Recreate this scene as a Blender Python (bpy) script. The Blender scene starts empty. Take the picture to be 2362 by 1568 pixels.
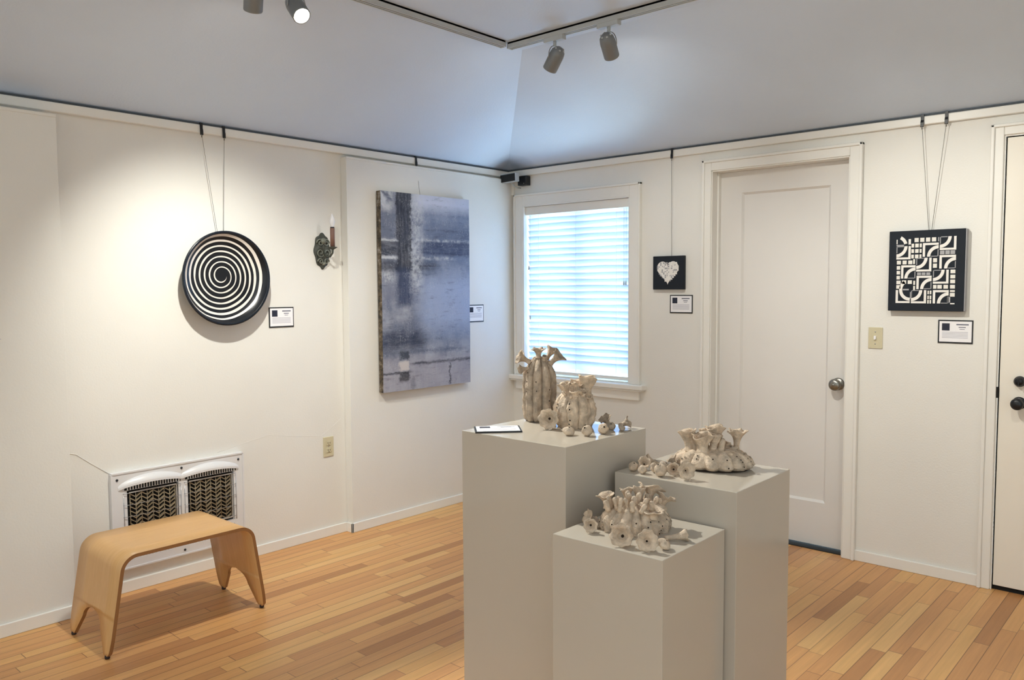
import bpy, bmesh, math, random
from mathutils import Vector, Matrix, noise
random.seed(7)
C = bpy.context.scene.collection
PI = math.pi
S = bpy.context.scene

# ------------------------------------------------------------------ camera, world, lights, exposure
def make_camera():
    yaw, pitch, roll = (math.radians(a) for a in (41.8006, -3.7166, -0.3139))
    f = Vector((-math.sin(yaw)*math.cos(pitch), math.cos(yaw)*math.cos(pitch), math.sin(pitch)))
    r = Vector((math.cos(yaw), math.sin(yaw), 0)); u = r.cross(f)
    r2 = math.cos(roll)*r + math.sin(roll)*u; u2 = -math.sin(roll)*r + math.cos(roll)*u
    cam = bpy.data.cameras.new('camera'); ob = bpy.data.objects.new('camera', cam); C.objects.link(ob)
    M = Matrix((r2, u2, -f)).transposed().to_4x4(); M.translation = (3.808, -4.218, 1.41)
    ob.matrix_world = M
    cam.sensor_width = 36; cam.lens = 36*1862.9/2362; cam.clip_start = .05
    S.camera = ob
make_camera()
S.view_settings.view_transform = 'Standard'; S.view_settings.look = 'None'
S.view_settings.gamma = 1; S.view_settings.use_curve_mapping = False
S.view_settings.exposure = 1.28
S.cycles.use_denoising = True
S.cycles.max_bounces = 10; S.cycles.diffuse_bounces = 6; S.cycles.transmission_bounces = 6; S.cycles.transparent_max_bounces = 8
S.cycles.sample_clamp_indirect = 6

ROOM_GLOW = (.955, 1.0, .94, 1); ROOM_STR = 0.42      # rest of the gallery behind the photographer
SKY_COL = (.69, .885, 1.0, 1); SKY_STR = 5.6           # daylight beyond the back wall
def make_world():
    w = bpy.data.worlds.new('world'); S.world = w; w.use_nodes = True
    n = w.node_tree.nodes; l = w.node_tree.links; n.clear()
    tc = n.new('ShaderNodeTexCoord'); sp = n.new('ShaderNodeSeparateXYZ')
    mr = n.new('ShaderNodeMapRange'); mr.inputs[1].default_value = .25; mr.inputs[2].default_value = .4
    b1 = n.new('ShaderNodeBackground'); b1.inputs[0].default_value = ROOM_GLOW; b1.inputs[1].default_value = ROOM_STR
    b2 = n.new('ShaderNodeBackground'); b2.inputs[0].default_value = SKY_COL; b2.inputs[1].default_value = SKY_STR
    mx = n.new('ShaderNodeMixShader'); o = n.new('ShaderNodeOutputWorld')
    l.new(tc.outputs['Generated'], sp.inputs[0]); l.new(sp.outputs[1], mr.inputs[0]); l.new(mr.outputs[0], mx.inputs[0])
    l.new(b1.outputs[0], mx.inputs[1]); l.new(b2.outputs[0], mx.inputs[2]); l.new(mx.outputs[0], o.inputs[0])
make_world()

# ------------------------------------------------------------------ materials
def new_mat(name):
    m = bpy.data.materials.new(name); m.use_nodes = True
    nt = m.node_tree; b = nt.nodes['Principled BSDF']
    return m, nt, b
def nd(nt, t, **k):
    n = nt.nodes.new(t)
    for a, v in k.items(): setattr(n, a, v)
    return n
def srgb(r, g, b):
    f = lambda c: ((c/255+.055)/1.055)**2.4 if c > 10 else c/255/12.92
    return (f(r), f(g), f(b), 1)
def math_(nt, op, a, b=None, c=None):
    n = nd(nt, 'ShaderNodeMath', operation=op)
    for i, v in enumerate((a, b, c)):
        if v is None: continue
        if hasattr(v, 'is_output'): nt.links.new(v, n.inputs[i])
        else: n.inputs[i].default_value = v
    return n.outputs[0]
def mixc(nt, fac, a, b):
    n = nd(nt, 'ShaderNodeMix', data_type='RGBA')
    for i, v in ((0, fac), (6, a), (7, b)):
        if hasattr(v, 'is_output'): nt.links.new(v, n.inputs[i])
        else: n.inputs[i].default_value = v
    return n.outputs[2]
def noise_(nt, vec, scale, detail=3, rough=.5):
    n = nd(nt, 'ShaderNodeTexNoise'); n.inputs['Scale'].default_value = scale
    n.inputs['Detail'].default_value = detail; n.inputs['Roughness'].default_value = rough
    if vec is not None: nt.links.new(vec, n.inputs['Vector'])
    return n.outputs[0]
def objco(nt, scale=None):
    t = nd(nt, 'ShaderNodeTexCoord').outputs['Object']
    if scale:
        m = nd(nt, 'ShaderNodeMapping'); m.inputs['Scale'].default_value = scale; nt.links.new(t, m.inputs[0]); return m.outputs[0]
    return t
def bump(nt, b, h, strength=.2, dist=.01):
    n = nd(nt, 'ShaderNodeBump'); n.inputs['Strength'].default_value = strength; n.inputs['Distance'].default_value = dist
    nt.links.new(h, n.inputs['Height']); nt.links.new(n.outputs[0], b.inputs['Normal'])
def paint(name, col, rough=.6, bscale=60, bstr=.15, var=.04, metallic=0, coat=0):
    m, nt, b = new_mat(name)
    co = objco(nt)
    dark = tuple(c*(1-var*2) for c in col[:3])+(1,)
    nt.links.new(mixc(nt, noise_(nt, co, 3.1, 4), col, dark), b.inputs['Base Color'])
    b.inputs['Roughness'].default_value = rough; b.inputs['Metallic'].default_value = metallic
    if coat: b.inputs['Coat Weight'].default_value = coat; b.inputs['Coat Roughness'].default_value = .15
    if bstr: bump(nt, b, noise_(nt, co, bscale, 5), bstr, .002)
    return m
M = {}
M['wall'] = paint('wall_paint', srgb(231, 230, 225), .55, 130, .35)
M['ceiling'] = paint('ceiling_paint', srgb(210, 226, 248), .5, 90, .3)
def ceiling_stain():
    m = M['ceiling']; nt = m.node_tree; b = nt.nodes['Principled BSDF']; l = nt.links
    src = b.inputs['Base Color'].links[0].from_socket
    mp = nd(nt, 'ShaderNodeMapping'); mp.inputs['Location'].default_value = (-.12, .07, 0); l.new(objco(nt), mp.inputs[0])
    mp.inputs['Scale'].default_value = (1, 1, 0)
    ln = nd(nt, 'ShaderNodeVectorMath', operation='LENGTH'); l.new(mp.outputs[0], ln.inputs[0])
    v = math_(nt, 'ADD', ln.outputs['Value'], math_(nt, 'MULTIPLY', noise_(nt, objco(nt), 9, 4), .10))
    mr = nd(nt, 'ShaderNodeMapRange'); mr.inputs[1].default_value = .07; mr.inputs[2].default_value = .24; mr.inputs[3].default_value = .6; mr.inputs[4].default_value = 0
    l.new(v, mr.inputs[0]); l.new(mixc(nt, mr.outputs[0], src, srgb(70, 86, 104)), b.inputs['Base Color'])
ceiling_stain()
M['trim'] = paint('trim_paint', srgb(236, 235, 230), .35, 40, .05)
M['door'] = paint('door_paint', srgb(224, 222, 219), .38, 30, .06)
M['door2'] = paint('entry_door_paint', srgb(238, 233, 222), .4, 30, .06)
M['pedestal'] = paint('pedestal_paint', srgb(199, 191, 178), .09, 50, .015)
M['black'] = paint('black_satin', srgb(14, 17, 24), .4, 50, .05)
M['navy'] = paint('navy_cloth', srgb(14, 24, 36), .8, 400, .3)
M['slot'] = paint('dark_slot', srgb(66, 74, 82), .6, 50, 0)
M['void'] = paint('dark_recess', srgb(18, 17, 17), .9, 50, 0)
M['paper'] = paint('card_paper', srgb(240, 240, 244), .6, 200, .02, .01)
M['ink'] = paint('printed_ink', srgb(110, 112, 128), .7, 50, 0)
M['softink'] = paint('pale_printed_ink', srgb(196, 196, 206), .7, 50, 0)
M['photoink'] = paint('printed_photo', srgb(38, 44, 66), .7, 500, 0, .3)
M['ivory'] = paint('ivory_plastic', srgb(206, 198, 168), .35, 50, .02)
M['nickel'] = paint('satin_nickel', srgb(150, 148, 142), .3, 80, .05, .04, 1)
M['steel'] = paint('brushed_steel', srgb(176, 178, 182), .35, 80, .05, .04, 1)
M['wire'] = paint('hanging_wire', srgb(120, 118, 112), .5, 50, 0)
M['trackw'] = paint('track_white', srgb(188, 194, 198), .4, 50, .02)
M['trackslot'] = paint('track_slot', srgb(70, 78, 82), .5, 50, 0)
M['head'] = paint('lamp_head_silver', srgb(128, 133, 138), .4, 80, .03, .04, .15)
M['enamel'] = paint('heater_enamel', srgb(226, 226, 228), .3, 60, .04)
M['radiant'] = paint('heater_radiant', srgb(176, 160, 132), .5, 160, .5, .3)
M['mirror'] = paint('heater_reflector', srgb(214, 210, 204), .3, 60, .1, .05, .2)
M['bluewhite'] = paint('quilt_white', srgb(238, 236, 232), .8, 300, .2)
M['quiltgrey'] = paint('quilt_grey', srgb(168, 168, 172), .8, 300, .2)
M['quiltcream'] = paint('quilt_cream', srgb(232, 230, 224), .8, 300, .2)
M['rubber'] = paint('rubber_glide', srgb(40, 26, 26), .6, 50, 0)
M['ironlight'] = paint('pale_verdigris', srgb(142, 146, 134), .6, 160, .6, .3, 0)  # paler copy of the iron colour for the raised scrolls
M['iron'] = paint('verdigris_iron', srgb(84, 88, 80), .6, 160, .9, .4, 0)
M['brown'] = paint('candle_sleeve', srgb(120, 88, 76), .5, 60, .1)
M['cardboard'] = paint('canvas_back', srgb(190, 182, 168), .8, 60, .1)

def ceramic(name, col):
    m, nt, b = new_mat(name); co = objco(nt)
    n1 = noise_(nt, co, 38, 6, .6); n2 = noise_(nt, co, 210, 3, .6)
    n1r = nd(nt, 'ShaderNodeMapRange'); n1r.inputs[1].default_value = .38; n1r.inputs[2].default_value = .62; nt.links.new(n1, n1r.inputs[0])
    c = mixc(nt, n1r.outputs[0], tuple(x*.68 for x in col[:3])+(1,), tuple(min(1, x*1.12) for x in col[:3])+(1,))
    nt.links.new(c, b.inputs['Base Color']); b.inputs['Roughness'].default_value = .75
    h = math_(nt, 'ADD', n1, math_(nt, 'MULTIPLY', n2, .5)); bump(nt, b, h, .9, .006)
    return m
M['clay'] = ceramic('unglazed_clay', srgb(219, 198, 174))
M['claydark'] = paint('clay_pinhole_shade', srgb(48, 36, 26), .9, 50, 0)  # pinholes and bloom throats, plus the shadow disc painted under the dome
M['claygrey'] = ceramic('grey_clay', srgb(190, 172, 152))

def wood_bench():
    m, nt, b = new_mat('beech_veneer')
    co = objco(nt, (60, 3, 3)); g = noise_(nt, co, 3, 5, .6)
    c = mixc(nt, g, srgb(196, 148, 92), srgb(226, 184, 128)); nt.links.new(c, b.inputs['Base Color'])
    b.inputs['Roughness'].default_value = .38; bump(nt, b, g, .05, .001)
    return m
M['beech'] = wood_bench()
M['plyedge'] = paint('plywood_edge', srgb(150, 104, 62), .5, 60, .1)

def wood_floor():
    m, nt, b = new_mat('oak_strip_floor'); L = nt.links
    co = objco(nt); sp = nd(nt, 'ShaderNodeSeparateXYZ'); L.new(co, sp.inputs[0]); X, Y = sp.outputs[0], sp.outputs[1]
    W = .0572
    xs = math_(nt, 'DIVIDE', math_(nt, 'ADD', X, .0), W); ix = math_(nt, 'FLOOR', xs); fx = math_(nt, 'SUBTRACT', xs, ix)
    wn = nd(nt, 'ShaderNodeTexWhiteNoise', noise_dimensions='1D'); L.new(ix, wn.inputs['W'])
    r1 = wn.outputs['Value']
    ys = math_(nt, 'DIVIDE', math_(nt, 'ADD', Y, math_(nt, 'MULTIPLY', r1, 7.3)), math_(nt, 'ADD', .42, math_(nt, 'MULTIPLY', r1, .5)))
    iy = math_(nt, 'FLOOR', ys); fy = math_(nt, 'SUBTRACT', ys, iy)
    cb = nd(nt, 'ShaderNodeCombineXYZ'); L.new(ix, cb.inputs[0]); L.new(iy, cb.inputs[1])
    w2 = nd(nt, 'ShaderNodeTexWhiteNoise', noise_dimensions='2D'); L.new(cb.outputs[0], w2.inputs['Vector']); rv = w2.outputs['Value']
    # grain
    cg = nd(nt, 'ShaderNodeCombineXYZ')
    L.new(math_(nt, 'MULTIPLY', X, 55), cg.inputs[0]); L.new(math_(nt, 'MULTIPLY', Y, 2.4), cg.inputs[1]); L.new(math_(nt, 'MULTIPLY', rv, 40), cg.inputs[2])
    gr = noise_(nt, cg.outputs[0], 1.0, 6, .65)
    ramp = nd(nt, 'ShaderNodeValToRGB'); L.new(rv, ramp.inputs[0]); e = ramp.color_ramp.elements
    e[0].position = 0; e[0].color = srgb(176, 124, 76); e[1].position = 1; e[1].color = srgb(220, 176, 116)
    for p, c in ((.10, srgb(196, 142, 90)), (.35, srgb(208, 154, 98)), (.6, srgb(212, 160, 102)), (.88, srgb(216, 168, 106))):
        k = e.new(p); k.color = c
    mul = nd(nt, 'ShaderNodeMix', data_type='RGBA', blend_type='MULTIPLY'); mul.inputs[0].default_value = 1
    L.new(ramp.outputs[0], mul.inputs[6])
    g2 = math_(nt, 'ADD', .74, math_(nt, 'MULTIPLY', gr, .5)); cc = nd(nt, 'ShaderNodeCombineColor')
    for i in range(3): L.new(g2, cc.inputs[i])
    L.new(cc.outputs[0], mul.inputs[7])
    ex = math_(nt, 'MINIMUM', fx, math_(nt, 'SUBTRACT', 1, fx)); ey = math_(nt, 'MINIMUM', fy, math_(nt, 'SUBTRACT', 1, fy))
    gx = math_(nt, 'LESS_THAN', ex, math_(nt, 'MULTIPLY', math_(nt, 'ADD', .3, r1), .032)); gy = math_(nt, 'LESS_THAN', ey, .0022)
    gap = math_(nt, 'MAXIMUM', gx, gy)
    # worn stains
    st = noise_(nt, co, 1.6, 5, .6); sr = nd(nt, 'ShaderNodeMapRange'); sr.inputs[1].default_value = .62; sr.inputs[2].default_value = .8; sr.inputs[4].default_value = .35
    L.new(st, sr.inputs[0])
    c1 = mixc(nt, sr.outputs[0], mul.outputs[2], srgb(150, 118, 92))
    c2 = mixc(nt, math_(nt, 'MULTIPLY', gap, .62), c1, srgb(70, 42, 24)); L.new(c2, b.inputs['Base Color'])
    b.inputs['Roughness'].default_value = .42
    h = math_(nt, 'SUBTRACT', math_(nt, 'MULTIPLY', gr, .15), gap); bump(nt, b, h, .25, .002)
    return m
M['floor'] = wood_floor()

def blind_mat():
    m, nt, b = new_mat('blind_vinyl'); nt.nodes.remove(b); o = nt.nodes['Material Output']
    d = nd(nt, 'ShaderNodeBsdfDiffuse'); d.inputs[0].default_value = (.85, .87, .9, 1)
    t = nd(nt, 'ShaderNodeBsdfTranslucent'); t.inputs[0].default_value = (.38, .56, .86, 1)
    x = nd(nt, 'ShaderNodeMixShader'); x.inputs[0].default_value = .34
    nt.links.new(d.outputs[0], x.inputs[1]); nt.links.new(t.outputs[0], x.inputs[2]); nt.links.new(x.outputs[0], o.inputs[0])
    return m
M['blind'] = blind_mat()
def glass_mat():
    m, nt, b = new_mat('window_glass'); nt.nodes.remove(b); o = nt.nodes['Material Output']
    d = nd(nt, 'ShaderNodeBsdfTransparent'); d.inputs[0].default_value = (.93, .97, .98, 1)
    g = nd(nt, 'ShaderNodeBsdfGlossy'); g.inputs['Roughness'].default_value = .02
    x = nd(nt, 'ShaderNodeMixShader'); x.inputs[0].default_value = .06
    nt.links.new(d.outputs[0], x.inputs[1]); nt.links.new(g.outputs[0], x.inputs[2]); nt.links.new(x.outputs[0], o.inputs[0])
    return m
M['glass'] = glass_mat()
def emit(name, col, s):
    m, nt, b = new_mat(name); b.inputs['Base Color'].default_value = col
    b.inputs['Emission Color'].default_value = col; b.inputs['Emission Strength'].default_value = s; return m
M['bulb_on'] = emit('lit_bulb', (1, .9, .75, 1), 40)
M['flame'] = paint('frosted_bulb', srgb(235, 235, 240), .25, 50, 0)

# abstract painting
def painting_mat():
    m, nt, b = new_mat('abstract_painting'); L = nt.links
    co = objco(nt); sp = nd(nt, 'ShaderNodeSeparateXYZ'); L.new(co, sp.inputs[0])
    # object origin at top left of the front face: u along +Y (0..0.73), v down
    n1 = noise_(nt, co, 26, 5, .7); n2 = noise_(nt, co, 7, 4, .6)
    nz = nd(nt, 'ShaderNodeMapping'); nz.inputs['Location'].default_value = (5, 3, 9); L.new(co, nz.inputs[0])
    n3 = noise_(nt, nz.outputs[0], 26, 5, .7)
    u = math_(nt, 'ADD', math_(nt, 'DIVIDE', sp.outputs[1], .73), math_(nt, 'MULTIPLY', math_(nt, 'SUBTRACT', n1, .5), .10))
    v = math_(nt, 'ADD', math_(nt, 'DIVIDE', sp.outputs[2], -1.18), math_(nt, 'MULTIPLY', math_(nt, 'SUBTRACT', n3, .5), .026))
    def mr(val, a, bb, c, d):
        k = nd(nt, 'ShaderNodeMapRange'); k.inputs[1].default_value = a; k.inputs[2].default_value = bb; k.inputs[3].default_value = c; k.inputs[4].default_value = d
        L.new(val, k.inputs[0]); return k.outputs[0]
    def box(u0, u1, v0, v1, s=.02, sv=None):
        sv = sv or s*.6
        a = mr(u, u0-s, u0+s, 0, 1); c = mr(u, u1-s, u1+s, 1, 0); d = mr(v, v0-sv, v0+sv, 0, 1); e = mr(v, v1-sv, v1+sv, 1, 0)
        return math_(nt, 'MULTIPLY', math_(nt, 'MULTIPLY', a, c), math_(nt, 'MULTIPLY', d, e))
    streak = nd(nt, 'ShaderNodeMapping'); streak.inputs['Scale'].default_value = (1, 60, 7); L.new(co, streak.inputs[0]); ns = noise_(nt, streak.outputs[0], 1, 5, .7)
    streakh = nd(nt, 'ShaderNodeMapping'); streakh.inputs['Scale'].default_value = (1, 8, 55); L.new(co, streakh.inputs[0]); nh = noise_(nt, streakh.outputs[0], 1, 5, .7)
    col = mixc(nt, mr(n2, .38, .62, 0, 1), srgb(112, 118, 136), srgb(158, 162, 174))
    D = srgb(24, 29, 45); MD = srgb(46, 58, 88); MID = srgb(104, 120, 150); LT = srgb(192, 196, 202)
    def lay(mask, c, k=1.0, tex=None):
        nonlocal col
        f = math_(nt, 'MULTIPLY', mask, k)
        if tex is not None: f = math_(nt, 'MULTIPLY', f, tex)
        col = mixc(nt, f, col, c)
    tx = mr(ns, .35, .6, .72, 1); th = mr(nh, .35, .6, .62, 1); tsp = mr(n1, .42, .6, 0, 1)
    lay(box(.4, 1.1, .05, .78, .08), MID, .6)
    lay(box(.36, 1.1, -.1, .07, .05), srgb(194, 200, 220), .85)
    lay(box(.42, 1.1, .42, .70, .10), srgb(160, 174, 204), .75)
    lay(box(.5, 1.1, .15, .24, .05), MD, .6, th)
    lay(box(.42, 1.1, .235, .31, .02), MD, .9, th)
    lay(box(.30, .62, .335, .40, .05), D, .75, th)
    lay(box(-.1, .16, .10, .235, .02), srgb(96, 104, 124), .9)
    lay(box(-.1, .16, .245, .32, .012), D, .9, th)
    lay(box(-.1, .18, .335, .40, .03), D, .75, tx)
    lay(box(-.1, .16, .40, .45, .03), LT, .8, tsp)
    lay(box(-.1, .42, .68, .80, .07), MD, .9, th)
    lay(box(.02, .5, .72, .78, .06), D, .65, th)
    lay(box(.0, .35, .46, .56, .06), srgb(92, 98, 122), .7, tx)
    lay(box(.155, .32, -.1, .40, .012), D, .95, tx)
    lay(box(.16, .31, .38, .57, .03), MD, .9, tx)
    lay(box(.32, .44, -.1, .50, .04), LT, .75, tsp)
    lay(box(.0, .14, -.1, .08, .02), LT, .8, tsp)
    lay(box(.36, 1.1, .225, .238, .02, .006), LT, .7, tsp)
    lay(box(.34, .80, .316, .33, .05, .007), LT, .75, tsp)
    lay(box(-.1, .16, .236, .246, .02, .004), LT, .9); lay(box(-.1, .16, .32, .333, .02, .004), LT, .9)
    lay(box(-.1, 1.1, .84, 1.1, .04), srgb(164, 162, 172), .75, tx)
    lay(box(.3, 1.1, .862, .876, .03, .006), D, .8, th)
    lay(box(.3, .9, .80, .815, .1, .01), MD, .6, th)
    lay(box(-.1, .3, .905, .915, .03, .004), D, .8)
    lay(box(.17, .28, .80, .845, .012), srgb(52, 60, 74), .9)
    lay(box(.17, .28, .852, .898, .008), srgb(196, 190, 188), .95)
    lay(box(.17, .28, .905, .955, .012), srgb(46, 46, 54), .85)
    lay(box(.30, .34, .93, 1.1, .01), D, .3); lay(box(.735, .75, .88, 1.0, .006), D, .8)
    nf = noise_(nt, co, 85, 4, .8); n5 = noise_(nt, co, 12, 6, .75)
    lay(box(-.1, 1.1, -.1, 1.1, .02), srgb(204, 208, 214), .38, math_(nt, 'MULTIPLY', mr(nf, .50, .66, 0, 1), mr(n5, .45, .62, 0, 1)))
    lay(box(-.1, 1.1, -.1, 1.1, .02), srgb(44, 50, 70), .5, math_(nt, 'MULTIPLY', mr(nh, .52, .68, 0, 1), mr(n5, .54, .42, 0, 1)))
    L.new(col, b.inputs['Base Color']); b.inputs['Roughness'].default_value = .8
    bump(nt, b, math_(nt, 'ADD', n1, ns), .25, .003)
    return m
M['painting'] = painting_mat()
def canvas_edge():
    m, nt, b = new_mat('painted_canvas_edge'); co = objco(nt)
    n = noise_(nt, co, 24, 4, .7); r = nd(nt, 'ShaderNodeValToRGB'); e = r.color_ramp.elements
    e[0].position = .4; e[0].color = srgb(36, 32, 30); e[1].position = .7; e[1].color = srgb(170, 165, 160)
    k = e.new(.55); k.color = srgb(104, 90, 70)
    nt.links.new(n, r.inputs[0]); nt.links.new(r.outputs[0], b.inputs['Base Color']); return m
M['canvasedge'] = canvas_edge()
def spiral_mat():
    m, nt, b = new_mat('spiral_glaze'); L = nt.links
    co = objco(nt); sp = nd(nt, 'ShaderNodeSeparateXYZ'); L.new(co, sp.inputs[0])   # local: Y right, Z up
    y = math_(nt, 'ADD', sp.outputs[1], .010); z = math_(nt, 'ADD', sp.outputs[2], -.012)
    r = math_(nt, 'SQRT', math_(nt, 'ADD', math_(nt, 'MULTIPLY', y, y), math_(nt, 'MULTIPLY', z, z)))
    a = math_(nt, 'ARCTAN2', z, y)
    wob = math_(nt, 'MULTIPLY', math_(nt, 'SUBTRACT', noise_(nt, co, 5, 2), .5), .010)
    rr = math_(nt, 'ADD', r, wob)
    ph = math_(nt, 'ADD', math_(nt, 'DIVIDE', rr, .0262), math_(nt, 'DIVIDE', a, 2*PI))
    fr = math_(nt, 'FRACT', math_(nt, 'ADD', ph, .55))
    d = math_(nt, 'ABSOLUTE', math_(nt, 'SUBTRACT', fr, .5))
    wid = math_(nt, 'ADD', math_(nt, 'ADD', .075, math_(nt, 'MULTIPLY', r, .72)), math_(nt, 'MULTIPLY', math_(nt, 'SUBTRACT', noise_(nt, co, 9, 2), .5), .22))
    mk = math_(nt, 'LESS_THAN', d, wid)
    inn = math_(nt, 'LESS_THAN', rr, .217); core = math_(nt, 'GREATER_THAN', rr, .027)
    mk = math_(nt, 'MULTIPLY', mk, math_(nt, 'MULTIPLY', inn, core))
    c = mixc(nt, mk, srgb(12, 18, 26), srgb(226, 220, 214)); L.new(c, b.inputs['Base Color'])
    b.inputs['Roughness'].default_value = .32
    return m
M['spiral'] = spiral_mat()
M['glaze'] = paint('navy_glaze', srgb(13, 22, 34), .25, 60, .05)

# ------------------------------------------------------------------ mesh helpers
def bm_box(bm, x0, x1, y0, y1, z0, z1, mi=0, bev=0):
    vs = [bm.verts.new(p) for p in ((x0,y0,z0),(x1,y0,z0),(x1,y1,z0),(x0,y1,z0),(x0,y0,z1),(x1,y0,z1),(x1,y1,z1),(x0,y1,z1))]
    fs = [bm.faces.new([vs[i] for i in f]) for f in ((3,2,1,0),(4,5,6,7),(0,1,5,4),(1,2,6,5),(2,3,7,6),(3,0,4,7))]
    for f in fs: f.material_index = mi
    if bev:
        es = list({e for f in fs for e in f.edges})
        r = bmesh.ops.bevel(bm, geom=es, offset=bev, segments=2, affect='EDGES', profile=.5)
        for f in r['faces']: f.material_index = mi
    return fs
def frame(d):
    d = Vector(d).normalized(); a = Vector((0, 0, 1)) if abs(d.z) < .9 else Vector((1, 0, 0))
    u = d.cross(a).normalized(); return d, u, d.cross(u)
def bm_tube(bm, pts, r, n=10, mi=0, caps=True):
    rad = r if isinstance(r, (list, tuple)) else [r]*len(pts)
    pts = [Vector(p) for p in pts]; rings = []
    for i, p in enumerate(pts):
        d = (pts[min(i+1, len(pts)-1)]-pts[max(i-1, 0)])
        d, u, v = frame(d)
        if rings and i:
            u = (pu - d*pu.dot(d)).normalized(); v = d.cross(u)
        pu = u
        rings.append([bm.verts.new(p + rad[i]*(math.cos(2*PI*k/n)*u + math.sin(2*PI*k/n)*v)) for k in range(n)])
    for a, b in zip(rings, rings[1:]):
        for k in range(n):
            f = bm.faces.new((a[k], a[(k+1) % n], b[(k+1) % n], b[k])); f.material_index = mi; f.smooth = True
    if caps:
        bm.faces.new(rings[0][::-1]).material_index = mi; bm.faces.new(rings[-1]).material_index = mi
def bm_lathe(bm, prof, n=32, o=(0,0,0), d=(0,0,1), mi=0, smooth=True, wob=None, close=False):
    d, u, v = frame(d); o = Vector(o); rings = []
    for j, (r, h) in enumerate(prof):
        ring = []
        for k in range(n):
            a = 2*PI*k/n
            rr, hh = (r, h) if wob is None else wob(r, h, a, j)
            ring.append(bm.verts.new(o + d*hh + rr*(math.cos(a)*u + math.sin(a)*v)))
        rings.append(ring)
    mis = mi if isinstance(mi, (list, tuple)) else [mi]*(len(prof)-1)
    for j, (a, b) in enumerate(zip(rings, rings[1:])):
        for k in range(n):
            f = bm.faces.new((a[k], a[(k+1) % n], b[(k+1) % n], b[k])); f.material_index = mis[j]; f.smooth = smooth
    if prof[0][0] > 1e-5 and close: bm.faces.new(rings[0][::-1]).material_index = mis[0]
    if prof[-1][0] > 1e-5 and close: bm.faces.new(rings[-1]).material_index = mis[-1]
    return rings
def bm_prism(bm, poly, y0, y1, ax='y', mi=0):
    """extrude a 2D outline; ax gives the extrusion axis"""
    def P(a, b, t): return {'y': (a, t, b), 'x': (t, a, b), 'z': (a, b, t)}[ax]
    A = [bm.verts.new(P(a, b, y0)) for a, b in poly]; B = [bm.verts.new(P(a, b, y1)) for a, b in poly]
    fs = [bm.faces.new(A), bm.faces.new(B[::-1])]
    n = len(poly)
    for i in range(n): fs.append(bm.faces.new((A[i], B[i], B[(i+1) % n], A[(i+1) % n])))
    for f in fs: f.material_index = mi
    return fs
def obj(name, bm, mats, parent=None, recalc=True, **kw):
    if recalc: bmesh.ops.recalc_face_normals(bm, faces=bm.faces[:])
    me = bpy.data.meshes.new(name); bm.to_mesh(me); bm.free()
    for m in (mats if isinstance(mats, (list, tuple)) else [mats]): me.materials.append(M[m] if isinstance(m, str) else m)
    o = bpy.data.objects.new(name, me); C.objects.link(o)
    if parent: o.parent = parent
    for k, v in kw.items(): o[k] = v
    return o
def boxes(name, lst, mats, parent=None, bev=0, **kw):
    bm = bmesh.new()
    for b in lst: bm_box(bm, *b[:6], mi=(b[6] if len(b) > 6 else 0), bev=bev)
    return obj(name, bm, mats, parent, **kw)
def thing(name, label, cat, loc=(0,0,0), group=None):
    o = bpy.data.objects.new(name, None); C.objects.link(o); o.location = loc; o.empty_display_size = .05
    o['label'] = label; o['category'] = cat
    if group: o['group'] = group
    return o
def tag(o, label, cat, group=None):
    o['label'] = label; o['category'] = cat
    if group: o['group'] = group
    return o
def struct(o): o['kind'] = 'structure'; return o
def sempty(name, loc=(0,0,0)):
    o = bpy.data.objects.new(name, None); C.objects.link(o); o.location = loc; o['kind'] = 'structure'; return o

# ------------------------------------------------------------------ room
XR, YB = 6.2, -7.0
ZR = 2.212                     # top of the picture rail
struct(boxes('floor', [(-.3, XR, YB, .2, -.1, 0)], 'floor'))
struct(boxes('wall_left', [(-.12, 0, YB, .0, 0, 2.26), (0, .052, -1.409, 0, 0, 2.149), (0, .12, YB, -2.934, 0, 2.139),
                           (.052, .056, -1.409, -.285, 2.139, 2.151), (.12, .124, YB, -2.934, 2.126, 2.1395)], 'wall', bev=.0015))
WX0, WX1, WZ0, WZ1 = .155, 1.022, .812, 1.966
D1X0, D1X1, D1Z = 1.571, 2.338, 2.062
D2X0, D2X1, D2Z = 3.018, 3.86, 2.072
struct(boxes('wall_back', [(-.12, WX0, 0, .14, 0, 2.26), (WX0, WX1, 0, .14, 0, WZ0), (WX0, WX1, 0, .14, WZ1, 2.26), (WX1, D1X0, 0, .14, 0, 2.26),
    (D1X0, D1X1, 0, .14, D1Z, 2.26), (D1X1, D2X0, 0, .14, 0, 2.26), (D2X0, D2X1, 0, .14, D2Z, 2.26), (D2X1, XR, 0, .14, 0, 2.26)], 'wall'))
struct(boxes('wall_right_blocker', [(XR, XR+.12, -2.2, .14, 0, 2.72)], 'wall'))  # added wall out of view, sized to block blue sky glow
# hipped ceiling: two sloping sides up to a flat centre
def ceiling():
    bm = bmesh.new(); z0, z1, a = 2.214, 2.6, 1.09
    def q(*p): bm.faces.new([bm.verts.new(x) for x in p])
    q((0,0,z0), (a,-a,z1), (a,YB,z1), (0,YB,z0)); q((0,0,z0), (XR,0,z0), (XR,-a,z1), (a,-a,z1)); q((a,-a,z1), (XR,-a,z1), (XR,YB,z1), (a,YB,z1))
    t = .12
    q((-.12,.14,z0+t), (a,-a,z1+t), (a,YB,z1+t), (-.12,YB,z0+t)); q((-.12,.14,z0+t), (XR,.14,z0+t), (XR,-a,z1+t), (a,-a,z1+t)); q((a,-a,z1+t), (XR,-a,z1+t), (XR,YB,z1+t), (a,YB,z1+t))
    bmesh.ops.remove_doubles(bm, verts=bm.verts, dist=1e-4)
    return obj('ceiling', bm, 'ceiling', recalc=False)
struct(ceiling())
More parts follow.
